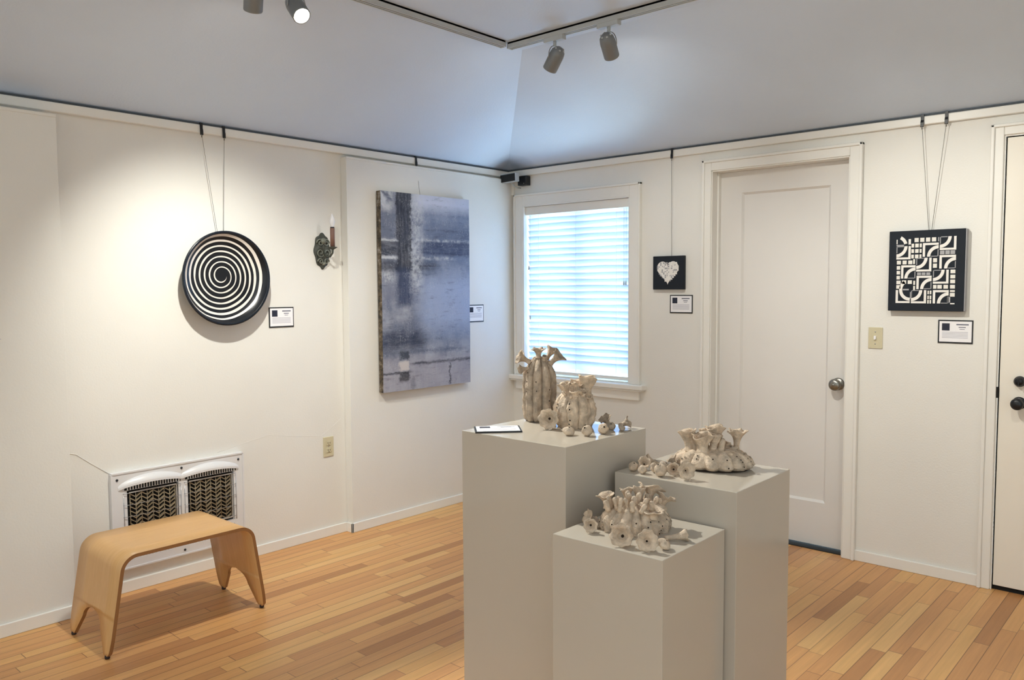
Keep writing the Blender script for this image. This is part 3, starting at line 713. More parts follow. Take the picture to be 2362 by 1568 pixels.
# ------------------------------------------------------------------ wall heater
def heater():
    y0, y1, z0, z1 = -2.729, -2.075, .118, .566
    e = thing('wall_heater', 'white gas wall heater with two brown radiant grilles behind the wooden bench', 'heater', (0, (y0+y1)/2, z0))
    L = -Vector(e.location)
    def O(o): o.location = L; return o
    gl = [(-2.662, -2.418), (-2.372, -2.128)]; gz0, gz1 = .232, .482
    sl = [(a, b, .158, .212) for a, b in gl]
    # face plate with openings
    bm = bmesh.new(); ys = [y0, gl[0][0], gl[0][1], gl[1][0], gl[1][1], y1]
    X0, X1 = .0, .022
    for i in range(5):
        if i in (1, 3):
            for a, b in ((z0, .158), (.212, gz0), (gz1, z1)): bm_box(bm, X0, X1, ys[i], ys[i+1], a, b)
        else: bm_box(bm, X0, X1, ys[i], ys[i+1], z0, z1)
    for a, b in gl: bm_box(bm, .001, .003, a, b, .15, gz1+.03)
    O(obj('face_plate', bm, 'enamel', e))
    O(boxes('flange', [(0, .026, y0-.004, y0+.004, z0, z1), (0, .026, y1-.004, y1+.004, z0, z1), (0, .026, y0, y1, z1-.002, z1+.005), (0, .026, y0, y1, z0-.004, z0+.003)], 'enamel', e))
    for (a, b) in gl:
        # arched hood
        ya, yb = a-.040, b+.028; bm = bmesh.new(); n = 20; rows = []
        for k in range(n+1):
            t = k/n; y = ya+(yb-ya)*t; arch = math.sin(PI*t)**.7
            zt = z1-.066+.040*arch; xo = .024+.022*arch
            zb = z1-.078+.022*arch
            rows.append([bm.verts.new(p) for p in ((.021, y, zt+.008), (.021+.4*(xo-.021), y, zt+.005), (xo, y, zb+.010), (xo, y, zb), (xo-.003, y, zb), (.021, y, zt))])
        for r0, r1 in zip(rows, rows[1:]):
            for i in range(5): bm.faces.new((r0[i], r1[i], r1[i+1], r0[i+1])).smooth = i < 2
        O(obj('hood', bm, 'enamel', e))
        m = 20
        bm = bmesh.new(); bm_box(bm, .0225, .024, a-.012, b+.012, z1-.082, z1-.052)
        O(obj('hood_opening', bm, 'void', e))
        bm = bmesh.new()
        for k in range(m):
            y = a-.006+(b-a+.012)*(k+.5)/m; bm_box(bm, .0235, .030, y-.0018, y+.0018, z1-.082, z1-.054)
        O(obj('hood_louver', bm, 'enamel', e))
        # radiant: herringbone ceramic tiles in a dark box
        O(boxes('burner_box', [(.003, .0045, a, b, gz0, gz1)], 'void', e))
        bm = bmesh.new(); nc, nr = 8, 11; dy, dz = (b-a-.03)/nc, (gz1-gz0-.03)/nr
        for i in range(nc):
            for j in range(nr):
                cy, cz = a+.015+dy*(i+.5), gz0+.012+dz*(j+.5); s = 1 if i % 2 else -1
                ww, hh = dy*.5, dz*.50
                p = [(cy-ww, cz-s*hh*.9-.0028), (cy+ww, cz+s*hh*.9-.0028), (cy+ww, cz+s*hh*.9+.0028), (cy-ww, cz-s*hh*.9+.0028)]
                bm_prism(bm, p, .004, .016 + .004*((i+j) % 2), 'x')
        for i in range(nc+1):
            y = a+.015+dy*i; bm_tube(bm, [(.016, y, gz0+.01), (.016, y, gz1-.012)], .0020, 6)
        O(obj('radiant', bm, 'radiant', e))
        bm = bmesh.new()
        for (p, q) in (((a+.01, gz1-.012), (b-.008, gz1-.012)), ((a+.01, gz0+.014), (b-.008, gz0+.014)), ((b-.010, gz0+.014), (b-.010, gz1-.012))):
            bm_box(bm, .018, .023, min(p[0], q[0])-.001, max(p[0], q[0])+.002, min(p[1], q[1])-.003, max(p[1], q[1])+.003)
        O(obj('reflector', bm, 'mirror', e))
        # wire guard
        bm = bmesh.new()
        for k in range(5):
            z = gz0+.018+(gz1-gz0-.03)*k/4
            bm_tube(bm, [(.022, a-.018, z), (.028, a-.014, z), (.030, a, z), (.030, b, z), (.028, b+.008, z), (.022, b+.012, z)], .0013, 6)
        for y in (a-.016, b+.011): bm_tube(bm, [(.024, y, gz0), (.024, y, gz1-.02)], .0013, 6)
        O(obj('wire_guard', bm, 'steel', e))
    for a, b, c, d in sl:
        O(boxes('intake_opening', [(.003, .0045, a, b, c, d)], 'void', e))
        O(boxes('intake_louver', [(.012, .022, a+(b-a)*(k+.5)/16-.0028, a+(b-a)*(k+.5)/16+.0028, c, d) for k in range(16)], 'enamel', e))
    for (y, z) in ((-2.705, z1-.028), (-2.400, z1-.022), (-2.100, z1-.028), (-2.705, z0+.02), (-2.395, z0+.02), (-2.10, z0+.02)):
        bm = bmesh.new(); bm_lathe(bm, [(0, .005), (.004, .0045), (.006, .001), (.006, 0)], 14, (.022, y, z), (1, 0, 0)); O(obj('screw', bm, 'black', e))
heater()

# ------------------------------------------------------------------ bent plywood bench
def bench():
    xa, xb, H, T = .275, .675, .390, .014
    yl, yr, fl, fr = -2.905, -2.455, -3.012, -2.352     # bend lines at the top, feet at the floor
    e = thing('bent_wood_bench', 'small bent plywood bench with four tapered legs in front of the wall heater', 'bench', ((xa+xb)/2, (yl+yr)/2, 0))
    L = -Vector(e.location)
    # centre line of the shell in (y,z)
    R = .062; path = []
    def leg(y_top, y_foot, sgn):
        # straight leg from foot up to tangent of corner
        dirv = Vector((y_top - y_foot + sgn*-.0, H)).normalized()
        return dirv
    zf = .012
    # corner points of the polyline and their fillets
    P = [Vector((fl, zf)), Vector((yl-.045, H-T/2)), Vector((yr+.045, H-T/2)), Vector((fr, zf))]
    def fillet(a, b, c, r, n=12):
        u = (a-b).normalized(); v = (c-b).normalized(); ang = math.acos(max(-1, min(1, u.dot(v)))); d = r/math.tan(ang/2)
        p0, p1 = b+u*d, b+v*d; cen = b+(u+v).normalized()*(r/math.sin(ang/2)); out = []
        a0 = math.atan2((p0-cen).y, (p0-cen).x); a1 = math.atan2((p1-cen).y, (p1-cen).x); da = (a1-a0+PI) % (2*PI)-PI
        return [cen+Vector((math.cos(a0+da*k/n), math.sin(a0+da*k/n)))*r for k in range(n+1)]
    f1, f2 = fillet(P[0], P[1], P[2], R), fillet(P[1], P[2], P[3], R)
    NL = 30
    line = [P[0].lerp(f1[0], k/NL) for k in range(NL)] + f1 + [f1[-1].lerp(f2[0], k/8) for k in range(1, 8)] + f2 + [f2[-1].lerp(P[3], k/NL) for k in range(1, NL+1)]
    cx = (xa+xb)/2; hw = (xb-xa)/2
    def halfw(z):      # outer half width at height z
        k = max(0, 1-z/.10); return hw - .014*k*k - .010*(max(0, 1-(z-.012)/.012))
    def inner(z):      # inner half width of the leg cut-out (0 above it)
        top = .148
        if z >= top: return None
        t = (z-.012)/(top-.012)
        if t > .62: return .086*math.sqrt(max(0, 1-((t-.62)/.38)**2))*1.0 + .0
        return .086 + (.145-.086)*(1-t/.62)
    # build strips as closed solids: left, right (legs) and full
    def off(i):
        a = line[max(i-1, 0)]; b = line[min(i+1, len(line)-1)]; d = (b-a).normalized(); return Vector((-d.y, d.x))*(T/2)
    bm = bmesh.new()
    def strip(idx, ranges):
        """ranges(i) -> list of x positions; builds closed solid over indices"""
        prev = None
        for i in idx:
            xs = ranges(i); o = off(i); c = line[i]
            top = [bm.verts.new((x, c.x+o.x, c.y+o.y)) for x in xs]; bot = [bm.verts.new((x, c.x-o.x, c.y-o.y)) for x in xs]
            if prev:
                pt, pb = prev
                for k in range(len(xs)-1):
                    f = bm.faces.new((pt[k], pt[k+1], top[k+1], top[k])); f.smooth = True
                    f = bm.faces.new((pb[k+1], pb[k], bot[k], bot[k+1])); f.smooth = True
                bm.faces.new((pt[0], top[0], bot[0], pb[0])).material_index = 1; bm.faces.new((pt[-1], pb[-1], bot[-1], top[-1])).material_index = 1
            else:
                for k in range(len(xs)-1): bm.faces.new((top[k], top[k+1], bot[k+1], bot[k])).material_index = 1
            prev = (top, bot)
        pt, pb = prev
        for k in range(len(xs)-1): bm.faces.new((pt[k+1], pt[k], pb[k], pb[k+1])).material_index = 1
    N = len(line)
    cut = [i for i in range(N) if line[i].y < .148]
    la = [i for i in cut if i < N/2]; lb = [i for i in cut if i > N/2]
    def legx(s):
        def r(i):
            z = line[i].y; a = inner(z) or 0.0; b = halfw(z); xs = [cx+s*a, cx+s*(a+b)/2, cx+s*b]; return xs if s > 0 else xs[::-1]
        return r
    def full(i):
        z = line[i].y; b = halfw(z); return [cx-b, cx-b/2, cx, cx+b/2, cx+b]
    for s in (-1, 1): strip(la + [la[-1]+1], legx(s)); strip([lb[0]-1]+lb, legx(s))
    strip(list(range(la[-1]+1, lb[0])), full)
    bmesh.ops.remove_doubles(bm, verts=bm.verts, dist=1e-5)
    o = obj('plywood_shell', bm, ['beech', 'plyedge'], e); o.location = L
    for s in (-1, 1):
        for y in (fl, fr):
            bm = bmesh.new(); bm_lathe(bm, [(0, 0), (.009, 0), (.010, .004), (.009, .013), (0, .013)], 16, (cx+s*.166, y, 0))
            o = obj('foot_glide', bm, 'rubber', e); o.location = L
bench()

# ------------------------------------------------------------------ pedestals
def pedestal(label, cx, cy, w, d, h, rot):
    o = boxes('display_pedestal', [(-w/2, w/2, -d/2, d/2, 0, h)], 'pedestal', bev=.0015)
    o.location = (cx, cy, 0); o.rotation_euler = (0, 0, math.radians(rot)); tag(o, label, 'pedestal', 'white display pedestals'); return o
HT, HM, HL = 1.01, .922, .83
pedestal('tallest white display pedestal, at the back left of the three', 2.390, -2.455, .372, .365, HT, -.6)
pedestal('middle-height white display pedestal at the right, carrying the low domed ceramic', 2.771, -2.300, .345, .320, HM, 1.0)
pedestal('lowest white display pedestal, in front of the other two', 2.7745, -2.612, .296, .290, HL, 1.0)

# ------------------------------------------------------------------ ceramics
def disp(p, amp, sc=30, seed=0):
    return amp*noise.noise(Vector(p)*sc+Vector((seed, seed*2.3, 0)))
def ribbed_body(bm, prof, ribs, depth, seed, sx=1, sy=1, n=144, m=40, lump=.002, bend=None):
    """closed ribbed body of revolution; prof(t)->(r,z)"""
    rnd = random.Random(seed); phs = [rnd.uniform(-.12, .12) for _ in range(ribs)]
    rings = []
    for j in range(m+1):
        t = j/m; r, z = prof(t); ring = []
        for k in range(n):
            a = 2*PI*k/n; q = a*ribs/(2*PI); i = int(q) % ribs; fr = q-int(q)
            fr = min(1, max(0, fr + phs[i]*math.sin(PI*fr)*.5))
            s = max(0.0, math.sin(PI*fr))**.45
            rr = r*(1-depth*(1-s)) + lump*noise.noise(Vector((math.cos(a)*4, math.sin(a)*4, z*60+seed)))*min(1, r/.02)
            x, y = rr*math.cos(a)*sx, rr*math.sin(a)*sy
            if bend: x, y = bend(x, y, z)
            ring.append(bm.verts.new((x, y, z + .3*lump*math.sin(i*2.3+seed)*t)))
        rings.append(ring)
    for a, b in zip(rings, rings[1:]):
        for k in range(n): bm.faces.new((a[k], a[(k+1) % n], b[(k+1) % n], b[k])).smooth = True
    bm.faces.new(rings[0][::-1]); bm.faces.new(rings[-1])
def pinholes(bm, prof, ribs, seed, rows, sx=1, sy=1, r=.0019):
    rnd = random.Random(seed+5)
    for i in range(ribs):
        a = 2*PI*(i+.5)/ribs
        for t in rows:
            if rnd.random() < .25: continue
            tt = t+rnd.uniform(-.03, .03); aa = a+rnd.uniform(-.05, .05); rr, z = prof(tt); r2, z2 = prof(tt+.01)
            P = Vector((rr*math.cos(aa)*sx, rr*math.sin(aa)*sy, z)); tv = Vector((r2*math.cos(aa)*sx, r2*math.sin(aa)*sy, z2))-P
            nrm = Vector((-math.sin(aa), math.cos(aa), 0)).cross(tv).normalized()
            if nrm.dot(Vector((math.cos(aa), math.sin(aa), .3))) < 0: nrm = -nrm
            bm_lathe(bm, [(r*1.7, .0005), (r*1.3, .0016), (r, .0012), (r*.8, .0009), (0, .0008)], 8, P-nrm*.0004, nrm, [0, 0, 1, 1])
def trumpet_bm(bm, R, L, rs, o=(0,0,0), d=(0,0,1), lobes=6, wav=.12, seed=0, throat=True, flare=.55):
    prof = []; m = 12
    rnd = random.Random(seed)
    for k in range(m+1):
        t = k/m; r = rs*(1.15-.3*math.sin(PI*min(1, t*1.6))) + (R-rs)*max(0, (t-flare)/(1-flare))**1.8; prof.append((r, L*t))
    th = min(.0022, rs*.3)
    outer = list(prof); inn = []
    for k in range(m, m-8, -1):
        r, h = prof[k]; inn.append((max(r-th*(1 if k < m else .3), rs*.35), h+th*.5))
    inn.append((rs*.30, inn[-1][1]-.001)); inn.append((0, inn[-1][1]-.004))
    allp = outer+inn; ph = rnd.uniform(0, 6)
    def w(r, h, a, j):
        q = min(1, max(0, (r-rs)/max(R-rs, .003))); f = 1+wav*q*math.cos(lobes*a+ph)+.5*wav*q*math.cos(3*a+ph*2)
        return r*f, h + q*q*R*.16*math.sin(lobes*a*.5+ph) - q*R*.05*math.cos(2*a+ph)
    mi = [0]*(len(allp)-1); mi[-1] = 1
    bm_lathe(bm, [(0, -.001)]+allp, 36, o, d, [0]+mi, True, w)
def bud_bm(bm, R, o=(0,0,0), d=(0,0,1), seed=0, squash=1.0):
    prof = [(0, -R*squash)]+[(R*math.cos(a), R*squash*math.sin(a)) for a in [(-.42+.1*k)*PI for k in range(9)]]
    prof += [(R*.32, R*.98*squash), (R*.22, R*1.12*squash), (R*.16, R*1.02*squash), (0, R*.85*squash)]
    def w(r, h, a, j): return r*(1+.06*math.cos(5*a+seed)+.03*math.sin(3*a)), h
    mi = [0]*(len(prof)-1); mi[-1] = 1
    bm_lathe(bm, prof, 24, o, d, mi, True, w)
def finger_bm(bm, L, r, o, d, seed=0):
    rnd = random.Random(seed); d = Vector(d).normalized(); side = frame(d)[1]*rnd.uniform(-.3, .3)*L; o = Vector(o)
    pts = [o + d*L*t + side*t*t for t in (0, .25, .5, .75, .92, 1)]
    bm_tube(bm, pts, [r*1.15, r, r*.95, r, r*.75, r*.2], 12)
RIGHT = Vector((.7455, .6665, 0)); FWD = Vector((-.6665, .7455, 0)); UP = Vector((0, 0, 1))   # room directions used to turn the ceramics
def D(r, f, u): return RIGHT*r + FWD*f + UP*u

def ceramic(label, loc, body, blooms, mat='clay', knobs=()):
    e = thing('cactus_ceramic', label, 'sculpture', loc, 'ribbed cactus ceramics on the pedestals')
    bm = bmesh.new(); body(bm); obj('body', bm, [mat, 'claydark'], e, recalc=True)
    for i, (p, d, R, L, rs) in enumerate(blooms):
        bm = bmesh.new(); trumpet_bm(bm, R, L, rs, (0,0,0), d, 5+i % 3, .14, i*3+1)
        o = obj('bloom', bm, [mat, 'claydark'], e); o.location = D(*p)
    for i, (p, d, L, r) in enumerate(knobs):
        bm = bmesh.new(); finger_bm(bm, L, r, (0,0,0), d, i); o = obj('knob', bm, mat, e); o.location = D(*p)
    return e
# 1 tall column
def prof_tall(t):
    if t < .06: return (.040+.010*math.sqrt(t/.06), .19*t)
    r = .050 + .0035*math.sin(PI*min(1, t*1.15)) - .003*t
    if t > .72: r -= .031*((t-.72)/.28)**1.7
    return (r, .192*t)
def body_tall(bm):
    ribbed_body(bm, prof_tall, 9, .34, 3, lump=.004); pinholes(bm, prof_tall, 9, 3, (.2, .35, .5, .65, .8))
ceramic('tall column-shaped ribbed grey clay vase with flared blooms around its top', (2.262, -2.365, HT), body_tall,
    [((-.030, -.01, .178), D(-.9, -.3, .50), .020, .036, .008), ((-.034, -.015, .160), D(-.9, -.5, -.10), .013, .028, .006), ((-.004, -.01, .190), D(.0, -.1, 1), .019, .028, .009),
     ((.030, -.01, .172), D(.75, -.3, .75), .021, .042, .009), ((.02, .02, .182), D(.5, .4, .75), .018, .040, .008), ((.012, -.025, .186), D(.1, -.5, .8), .006, .014, .006)], 'claygrey')
# 2 round barrel
def prof_bar(t):
    z = .118*t; r = .047+.0145*math.sin(PI*min(1, t*1.12+.06)) - .0*t
    if t > .6: r -= .030*((t-.6)/.4)**1.6
    return (r, z)
def body_bar(bm):
    ribbed_body(bm, prof_bar, 9, .20, 8, lump=.006); pinholes(bm, prof_bar, 8, 8, (.12, .22, .35, .48, .6), r=.0024)
ceramic('round barrel-shaped ribbed clay vase on the tallest pedestal, next to the tall column', (2.406, -2.380, HT), body_bar,
    [((-.026, -.008, .094), D(-.2, -.1, 1), .017, .032, .012), ((-.002, -.028, .092), D(.05, -.25, 1), .017, .018, .013), ((.004, .002, .104), D(.05, -.25, 1), .021, .026, .014), ((-.010, .0, .1), D(-.1, -.2, 1), .014, .026, .011),
     ((.030, .0, .088), D(.10, 0, 1), .023, .056, .018), ((.034, -.02, .084), D(.3, -.6, .6), .010, .012, .007), ((.018, -.022, .092), D(.2, -.5, .8), .011, .016, .009)], 'clay',
    [((-.03, -.03, .095), D(-.4, -.5, .7), .016, .004), ((.018, -.034, .092), D(.2, -.8, .4), .014, .004), ((-.012, -.036, .088), D(-.1, -.8, .3), .014, .004)])
# 3 low dome
def prof_dome(t):
    a = t*PI/2*.95; return (.106*math.cos(a)**.62 if t > .1 else .106*(.90+1.0*t*.95), .004+.050*math.sin(a))
def body_dome(bm):
    ribbed_body(bm, prof_dome, 15, .20, 12, 1.04, .80, lump=.006); pinholes(bm, prof_dome, 15, 12, (.16, .3, .42, .55), 1.04, .80, r=.0022)
    bmesh.ops.rotate(bm, verts=bm.verts, cent=(0, 0, 0), matrix=Matrix.Rotation(math.radians(18), 3, 'Z'))
dome = ceramic('wide low domed ribbed clay form with trumpet blooms on the right pedestal', (2.770, -2.242, HM), body_dome,
    [((-.062, .005, .042), D(-.12, .1, 1), .023, .056, .013), ((-.034, -.022, .046), D(-.05, -.1, 1), .026, .046, .018), ((-.046, .0, .044), D(-.2, .1, 1), .014, .046, .010), ((-.004, -.016, .047), D(.15, -.1, 1), .016, .046, .013),
     ((.012, .020, .048), D(-.05, 0, 1), .024, .058, .014), ((.064, .004, .038), D(.04, 0, 1), .024, .060, .009), ((.034, .01, .046), D(.5, .1, .7), .016, .020, .008), ((-.018, .01, .05), D(0, .1, 1), .014, .050, .010)], 'clay',
    [((.012, -.034, .044), D(.05, -.1, 1), .040, .0080), ((.038, -.012, .046), D(.8, -.1, .30), .03, .0055), ((.024, -.044, .042), D(.7, -.5, .2), .02, .005)])
bm = bmesh.new(); bm_lathe(bm, [(0, 0), (.078, 0), (.080, .004), (0, .0045)], 48, (0, 0, 0)); bmesh.ops.scale(bm, vec=(1.2, .95, 1), verts=bm.verts); bmesh.ops.rotate(bm, verts=bm.verts, cent=(0, 0, 0), matrix=Matrix.Rotation(math.radians(18), 3, 'Z')); obj('foot_shadow', bm, 'claydark', dome)  # near-black disc painting the foot shadow under the dome
# 4 crowded mound
def prof_low(t):
    z = .066*t; r = .081+.005*math.sin(PI*t*.8)
    if t > .30: r -= .044*((t-.30)/.70)**1.6
    return (r, z)
def body_low(bm):
    ribbed_body(bm, prof_low, 17, .30, 20, 1.02, .80, lump=.005); pinholes(bm, prof_low, 17, 20, (.08, .2, .35, .5), 1.02, .80, r=.002)
    bmesh.ops.rotate(bm, verts=bm.verts, cent=(0, 0, 0), matrix=Matrix.Rotation(math.radians(41.8), 3, 'Z'))
rk = random.Random(5); kn = []
for i in range(26):
    a = 2.4*i; q = math.sqrt((i+.5)/26)*.056; x, f = q*math.cos(a)*1.15-.006, q*math.sin(a)*.8-.006
    kn.append(((x, f, .052+.010*(1-q/.06)), D(x*4+rk.uniform(-.25, .25), f*4-.2, 1), rk.uniform(.020, .034), rk.uniform(.0052, .0075)))
ceramic('squat mound of ribbed clay crowded with knobs and flowers on the lowest pedestal', (2.757, -2.602, HL), body_low,
    [((-.066, .01, .050), D(-.15, .0, 1), .021, .032, .009), ((.036, .03, .062), D(.25, .2, 1), .030, .034, .011), ((.062, .015, .048), D(.45, .1, .9), .024, .032, .010),
     ((.034, -.040, .040), D(.05, -.25, 1), .028, .024, .013), ((-.014, .03, .060), D(-.1, .2, 1), .015, .030, .009), ((.012, .02, .062), D(.0, .1, 1), .015, .034, .010)], 'clay', kn)

# loose flowers and buds lying on the pedestals
def loose(kind, px, py_, z, label, R, L=.03, rs=.008, d=(0, -1, .1), seed=0, mat='clay'):
    bm = bmesh.new(); dv = D(*d).normalized()
    if kind == 'flower': trumpet_bm(bm, R, L, rs, (0,0,0), dv, 7+seed % 3, .07, seed)
    elif kind == 'bud': bud_bm(bm, R, (0,0,0), dv, seed)
    else: bud_bm(bm, R, (0,0,0), dv, seed, .62)
    lo = min(v.co.z for v in bm.verts); bmesh.ops.translate(bm, verts=bm.verts, vec=(0, 0, -lo))
    nm, cat, grp = ('clay_flower', 'flower', 'loose clay flowers') if kind == 'flower' else ('clay_bud', 'bud', 'loose clay buds')
    o = obj(nm, bm, [mat, 'claydark'], None); o.location = (px, py_, z); tag(o, label, cat, grp+' on the pedestals'); return o
# on the tallest pedestal
loose('flower', 2.366, -2.442, HT, 'big round-faced clay flower lying between the column vase and the barrel vase', .027, .034, .012, (-.25, -1, .12), 1)
loose('pod', 2.478, -2.502, HT, 'flattened clay bud in front of the barrel vase, the leftmost there', .017, d=(.2, -.3, 1), seed=2)
loose('bud', 2.522, -2.478, HT, 'pointed clay bud at the front edge of the tallest pedestal below the barrel vase', .0145, d=(-.5, -.6, .6), seed=3)
loose('bud', 2.537, -2.425, HT, 'round clay bud with a star tip at the right edge of the tallest pedestal', .0145, d=(.1, -.9, .45), seed=4)
loose('flower', 2.478, -2.318, HT, 'dark clay flower heap right behind the star-tipped bud', .018, .024, .009, (-.4, -.3, .8), 5, 'claygrey')
loose('flower', 2.518, -2.318, HT, 'clay flower lying on its side at the far right of the tallest pedestal', .016, .028, .007, (.8, -.2, .35), 6, 'claygrey')
loose('pod', 2.548, -2.352, HT, 'rightmost small clay bud on the tallest pedestal', .012, d=(.6, -.4, .5), seed=7, mat='claygrey')
loose('bud', 2.520, -2.360, HT, 'small grey clay bud between the star-tipped bud and the rightmost bud', .011, d=(-.2, -.6, .6), seed=8, mat='claygrey')
# on the middle pedestal
loose('bud', 2.6345, -2.425, HM, 'leftmost round clay bud on the middle pedestal, against the tall pedestal', .0125, d=(.1, -.6, .8), seed=9)
loose('bud', 2.671, -2.437, HM, 'smooth ball-shaped clay bud at the front left edge of the middle pedestal', .0115, d=(.0, .8, .5), seed=10)
loose('pod', 2.684, -2.402, HM, 'oval clay bud tilted forward behind the ball-shaped bud', .013, d=(.7, -.6, .3), seed=11)
loose('bud', 2.722, -2.432, HM, 'largest pointed clay bud at the front edge of the middle pedestal', .0165, d=(-.4, -.3, .85), seed=12)
loose('flower', 2.638, -2.378, HM, 'clay flower facing forward beside the tall pedestal, above the ball-shaped bud', .016, .026, .007, (-.1, -.8, .55), 13)
loose('flower', 2.664, -2.340, HM, 'pale clay flower lying on its side at the back of the loose heap', .014, .040, .006, (-.8, .1, .35), 14)
loose('pod', 2.692, -2.362, HM, 'grey flattened clay bud in the centre of the loose heap', .015, d=(.4, -.3, .7), seed=15, mat='claygrey')
loose('flower', 2.700, -2.315, HM, 'clay flower turned upward beside the domed form', .015, .026, .006, (-.5, .1, .8), 16, 'claygrey')
loose('flower', 2.733, -2.385, HM, 'small open clay flower with a dark eye left of the wide disc flower', .016, .028, .008, (-.2, -.95, .25), 17)
loose('flower', 2.778, -2.408, HM, 'wide disc-shaped clay flower with a pierced centre in front of the domed form', .0215, .022, .006, (.05, -1, .2), 18)
# on the lowest pedestal
loose('flower', 2.684, -2.682, HL, 'round clay cap facing forward at the left edge of the lowest pedestal', .0155, .020, .009, (-.15, -1, .2), 19)
loose('flower', 2.662, -2.632, HL, 'upright clay petal flower leaning against the tallest pedestal', .019, .024, .007, (-.85, -.35, .3), 20)
loose('pod', 2.683, -2.650, HL, 'small dark clay bud between the round cap and the mound', .012, d=(.3, -.4, .6), seed=21, mat='claygrey')
loose('flower', 2.797, -2.712, HL, 'large cup-shaped clay flower at the front of the mound', .0245, .026, .012, (-.3, -.85, .35), 22)
loose('flower', 2.855, -2.708, HL, 'clay flower with a pierced dark eye at the front right of the mound', .023, .022, .008, (-.05, -.95, .35), 23)
loose('flower', 2.862, -2.640, HL, 'long clay trumpet lying on its side at the right of the mound', .013, .050, .006, (.95, .1, .12), 24)
loose('pod', 2.888, -2.688, HL, 'shell-shaped clay bud nearest the right edge of the lowest pedestal', .016, d=(.5, -.2, .8), seed=25)

# flat label on the tallest pedestal
def flat_label():
    e = thing('pedestal_label', 'black-edged white label lying flat at the left of the tallest pedestal', 'label', (2.276, -2.567, HT))
    e.rotation_euler = (0, 0, math.radians(47))
    w, h = .130, .092
    boxes('backing', [(-w/2, w/2, -h/2, h/2, 0, .004)], 'black', e)
    p = boxes('card', [(-w/2+.005, w/2-.005, -h/2+.005, h/2-.005, .004, .0048)], 'paper', e)
    boxes('printed_photo', [(-.05, -.02, .008, .034, .0048, .005)], 'photoink', p)
    boxes('printed_title', [(.0, .05, .024, .030, .0048, .005), (.01, .04, .014, .018, .0048, .005)], 'ink', p)
    boxes('printed_paragraph', [(-.05, .05, -.006-.008*k, -.003-.008*k, .0048, .005) for k in range(4)], 'softink', p)
flat_label()

# ------------------------------------------------------------------ track lighting
def track(name, label, a, b):
    """a,b ends along x or y at ceiling"""
    e = thing(name, label, 'track', ((a[0]+b[0])/2, (a[1]+b[1])/2, 2.6), 'ceiling light tracks')
    L = -Vector(e.location); w, h = .0175, .028
    if a[0] == b[0]:
        x = a[0]; y0, y1 = sorted((a[1], b[1]))
        o = boxes('channel', [(x-w, x-w+.006, y0, y1, 2.6-h, 2.6), (x+w-.006, x+w, y0, y1, 2.6-h, 2.6), (x-w, x+w, y0, y1, 2.592, 2.6), (x-.003, x+.003, y0, y1, 2.6-h, 2.592)], 'trackw', e)
        s = boxes('conductor_slot', [(x-w+.006, x+w-.006, y0+.001, y1-.001, 2.588, 2.5919)], 'trackslot', e)
        c = boxes('end_cap', [(x-w-.001, x+w+.001, y1, y1+.006, 2.6-h-.001, 2.6)], 'trackw', e)
    else:
        y = a[1]; x0, x1 = sorted((a[0], b[0]))
        o = boxes('channel', [(x0, x1, y-w, y-w+.006, 2.6-h, 2.6), (x0, x1, y+w-.006, y+w, 2.6-h, 2.6), (x0, x1, y-w, y+w, 2.592, 2.6), (x0, x1, y-.003, y+.003, 2.6-h, 2.592)], 'trackw', e)
        s = boxes('conductor_slot', [(x0+.001, x1-.001, y-w+.006, y+w-.006, 2.588, 2.5919)], 'trackslot', e)
        c = boxes('end_cap', [(x0-.006, x0, y-w-.001, y+w+.001, 2.6-h-.001, 2.6)], 'trackw', e)
    for k in (o, s, c): k.location = L
TXL, TYR = 1.115, -1.215
track('light_track', 'light track on the ceiling running along the left wall', (TXL, -6.4), (TXL, -1.262))
track('light_track', 'light track on the ceiling running along the back wall with the window', (1.122, TYR), (5.2, TYR))

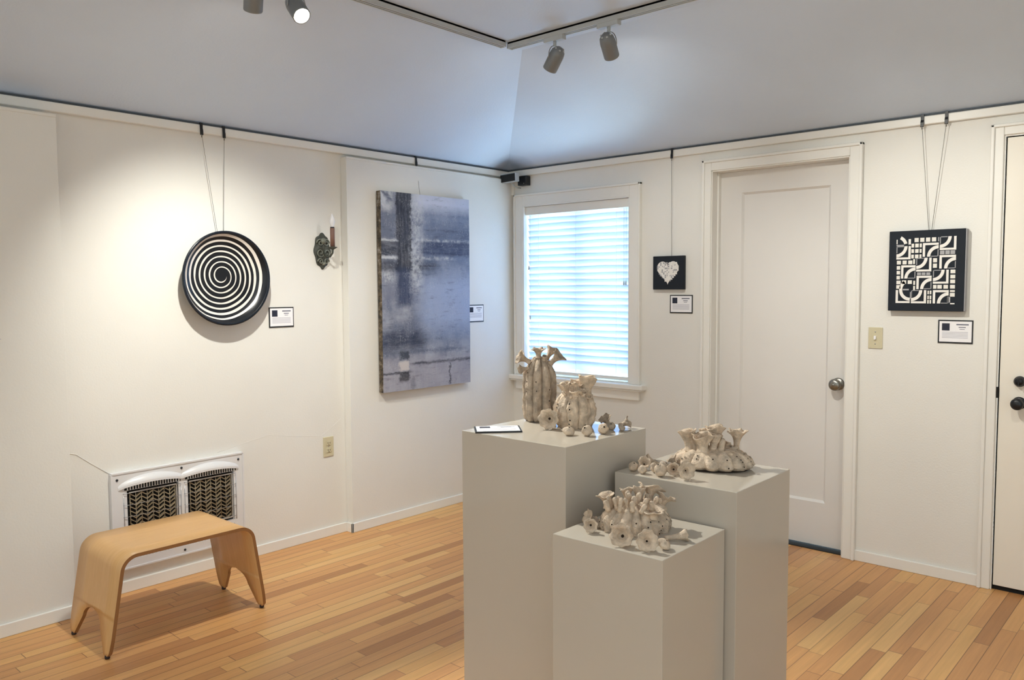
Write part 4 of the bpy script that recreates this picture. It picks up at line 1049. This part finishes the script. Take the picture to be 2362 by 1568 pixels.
track('light_track', 'added short light track, out of view on the ceiling in front of the quilt picture wall', (2.1, -1.72), (3.7, -1.72))  # track added out of view to carry the quilt spotlight
def spot_head(px, py_, along, target, label, power, lit=False, size=75, blend=.5, col=(1, .975, .88)):
    e = thing('track_spotlight', label, 'spotlight', (px, py_, 2.572), 'track spotlights')
    # adapter
    dx, dy = (.055, .016) if along == 'x' else (.016, .055)
    boxes('adapter', [(-dx, dx, -dy, dy, -.020, .004)], 'trackw', e, bev=.002)
    bm = bmesh.new(); bm_tube(bm, [(0, 0, -.018), (0, 0, -.042)], .008, 12); obj('stem', bm, 'trackw', e)
    piv = Vector((0, 0, -.100)); d = (Vector(target)-(Vector((px, py_, 2.572))+piv)).normalized()
    horiz = Vector((0, 0, 1)).cross(d).normalized()
    bm = bmesh.new(); pts = []
    for k in range(17):
        a = PI*k/16; pts.append(piv + horiz*.037*math.cos(a) + Vector((0, 0, 1))*(.06*math.sin(a)**.8))
    bm_tube(bm, pts, .0022, 8); obj('yoke', bm, 'steel', e)
    bm = bmesh.new(); bm_lathe(bm, [(0, -.058), (.014, -.058), (.022, -.052), (.026, -.046), (.031, -.04), (.0345, -.02), (.0345, .052), (.033, .056), (.030, .056), (.030, .045)], 32, piv, d)
    h = obj('head', bm, 'head', e)
    bm = bmesh.new()
    for k in range(6):
        a = 2*PI*k/6; u, v = frame(d)[1:]; c = piv - d*.052 + (u*math.cos(a)+v*math.sin(a))*.022
        bm_lathe(bm, [(0, -.004), (.004, -.003), (.005, .002)], 10, c, d)
    obj('cooling_fin', bm, 'trackw', h)
    bm = bmesh.new(); bm_lathe(bm, [(.0005, .046), (.0295, .046)], 28, piv, d, close=False)
    bm.faces.ensure_lookup_table(); obj('lens', bm, 'bulb_on' if lit else 'bulb_on', h)
    ld = bpy.data.lights.new('spot_lamp', 'SPOT'); ld.energy = power; ld.color = col; ld.spot_size = math.radians(size); ld.spot_blend = blend; ld.shadow_soft_size = .028
    lo = bpy.data.objects.new('spot_lamp', ld); C.objects.link(lo); lo.parent = e; lo.location = piv + d*.062
    lo.rotation_euler = d.to_track_quat('-Z', 'Y').to_euler()
    return e
spot_head(1.40, TYR, 'x', (.06, -.95, 1.0), 'track spotlight nearest the track corner, aimed left at the blue canvas', 16, blend=1)
spot_head(1.705, TYR, 'x', (1.40, 0, 1.25), 'second track spotlight from the corner, aimed at the heart picture wall', 11, blend=1)
spot_head(2.36, -1.72, 'x', (2.75, 0, 1.15), 'track spotlight on the short track, aimed at the quilt picture', 34, blend=1)
spot_head(TXL, -2.42, 'y', (2.65, -2.55, .85), 'glowing track spotlight on the left track, its lens facing the pedestals', 80)
spot_head(TXL, -2.60, 'y', (0, -2.10, .72), 'track spotlight on the left track aimed at the spiral plate', 54, size=84, blend=1)
spot_head(TXL, -3.9, 'y', (1.0, -3.5, 0), 'added unseen track spotlight on the left track nearest the camera', 10, blend=1)  # unseen head added for warm bounce light
spot_head(3.3, -1.72, 'x', (3.3, 0, 1.2), 'added unseen track spotlight on the short track, above the right door', 12, blend=1)  # unseen head added to brighten the wall by the right door
